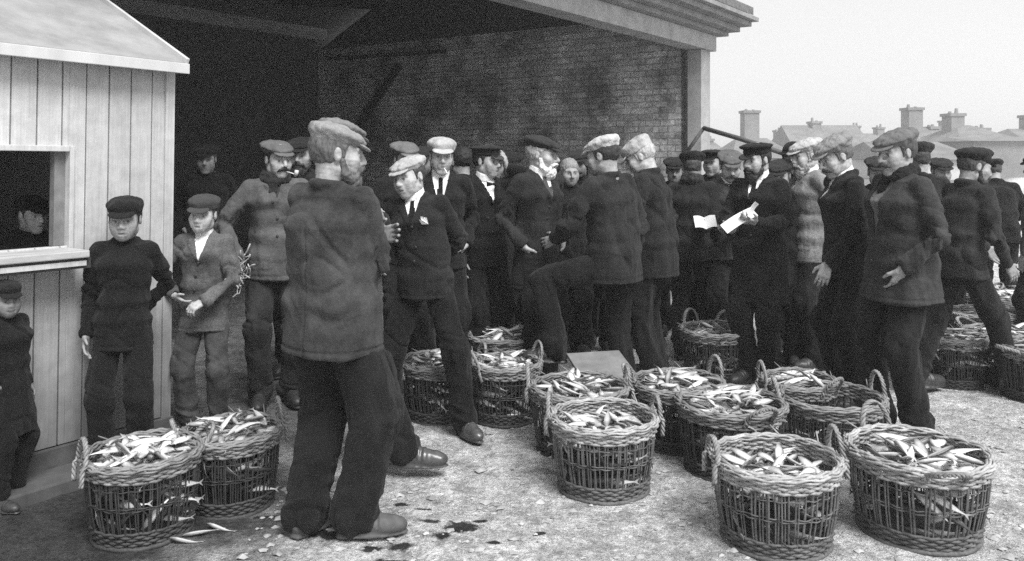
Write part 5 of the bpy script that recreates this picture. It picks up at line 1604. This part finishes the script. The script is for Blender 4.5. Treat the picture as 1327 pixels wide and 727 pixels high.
# pipe and cigarette
mp = P['moustache']
m_ = MB(); H_ = mp['H']; s_ = mp['s'] * 1.05
def hp_(x, y, z): return mp['head'] + H_ @ A([x, y, z]) * s_
pipe = empty('tobacco_pipe', tuple(hp_(.02, .10, -.064)), 0); tag(pipe, 'short tobacco pipe in the moustached man\'s mouth', 'pipe')
o0 = hp_(.02, .10, -.064)
m_.tube([hp_(-.012, .10, -.066) - o0, hp_(-.03, .135, -.072) - o0, hp_(-.045, .16, -.080) - o0], .0045, 6); m_.build('stem', plain('clay_stem', .6, .5, 30, .15), pipe, True)
m_ = MB(); m_.tube([hp_(-.045, .158, -.09) - o0, hp_(-.047, .165, -.07) - o0, hp_(-.048, .168, -.052) - o0], [.009, .014, .013], 10); m_.build('bowl', plain('clay_bowl', .5, .5, 30, .15), pipe, True)
tl = P['tall']
def ht_(x, y, z): return tl['head'] + tl['H'] @ A([x, y, z]) * tl['s'] * 1.12
m_ = MB(); m_.tube([ht_(-.01, .098, -.066), ht_(-.018, .135, -.08), ht_(-.024, .165, -.092)], .004, 6)
tag(m_.build('cigarette', PAPER, None, True), 'cigarette in the mouth of the man with the long tie', 'cigarette')
sa = P['salute']
m_ = MB()
c = sa['chest'] + sa['C'] @ A([0, .125, .15]) * sa['s']
for sx in (-1, 1):
    R_ = sa['C']; m_.add([R_ @ A([0, 0, .008]), R_ @ A([0, 0, -.008]), R_ @ A([sx * .045, -.01, -.02]), R_ @ A([sx * .045, -.01, .02]), R_ @ A([sx * .02, .012, 0])], [[0, 1, 2, 3]], [[0, 4, 1], [1, 4, 2], [2, 4, 3], [3, 4, 0]])
bt = m_.build('bow_tie', cloth(.02), sa['root'])
bt.matrix_world = Matrix.Translation(c)
bpy.context.view_layer.update()
bt.matrix_parent_inverse = sa['root'].matrix_world.inverted()
bt.matrix_basis = Matrix.Translation(c)
# frayed rope ends held by the moustached man
m_ = MB(); rc = palm(mp, 1); rr_ = random.Random(4)
for k in range(34):
    d = A([rr_.uniform(-1, 1), rr_.uniform(-1, 1), rr_.uniform(-1, 1)]); p = rc + d * .02
    pts = [p]
    for i in range(5):
        d = d * .7 + A([rr_.uniform(-.7, .7), rr_.uniform(-.7, .4), rr_.uniform(-.6, .8)]); pts.append(pts[-1] + d / np.linalg.norm(d) * rr_.uniform(.02, .05))
    m_.tube(pts, .0045, 4)
tag(m_.build('rope_bundle', plain('pale_hemp', .42, .9, 40, .3), None, True), 'frayed bundle of pale rope in the moustached man\'s hand', 'rope')

# ------------------------------------------------------------------ sea haze over the harbour
if HAZE:
    m = bpy.data.materials.new('haze'); m.use_nodes = True; nt = m.node_tree; nt.nodes.clear()
    out = nt.nodes.new('ShaderNodeOutputMaterial'); pv = nt.nodes.new('ShaderNodeVolumePrincipled')
    pv.inputs['Color'].default_value = (.95, .95, .95, 1); pv.inputs['Density'].default_value = HAZE; pv.inputs['Anisotropy'].default_value = .2
    nt.links.new(pv.outputs[0], out.inputs['Volume'])
    b = MB(); b.box((-60, -8, -1.2), (110, 108, 15.5)); tag(b.build('haze', m), kind='stuff')
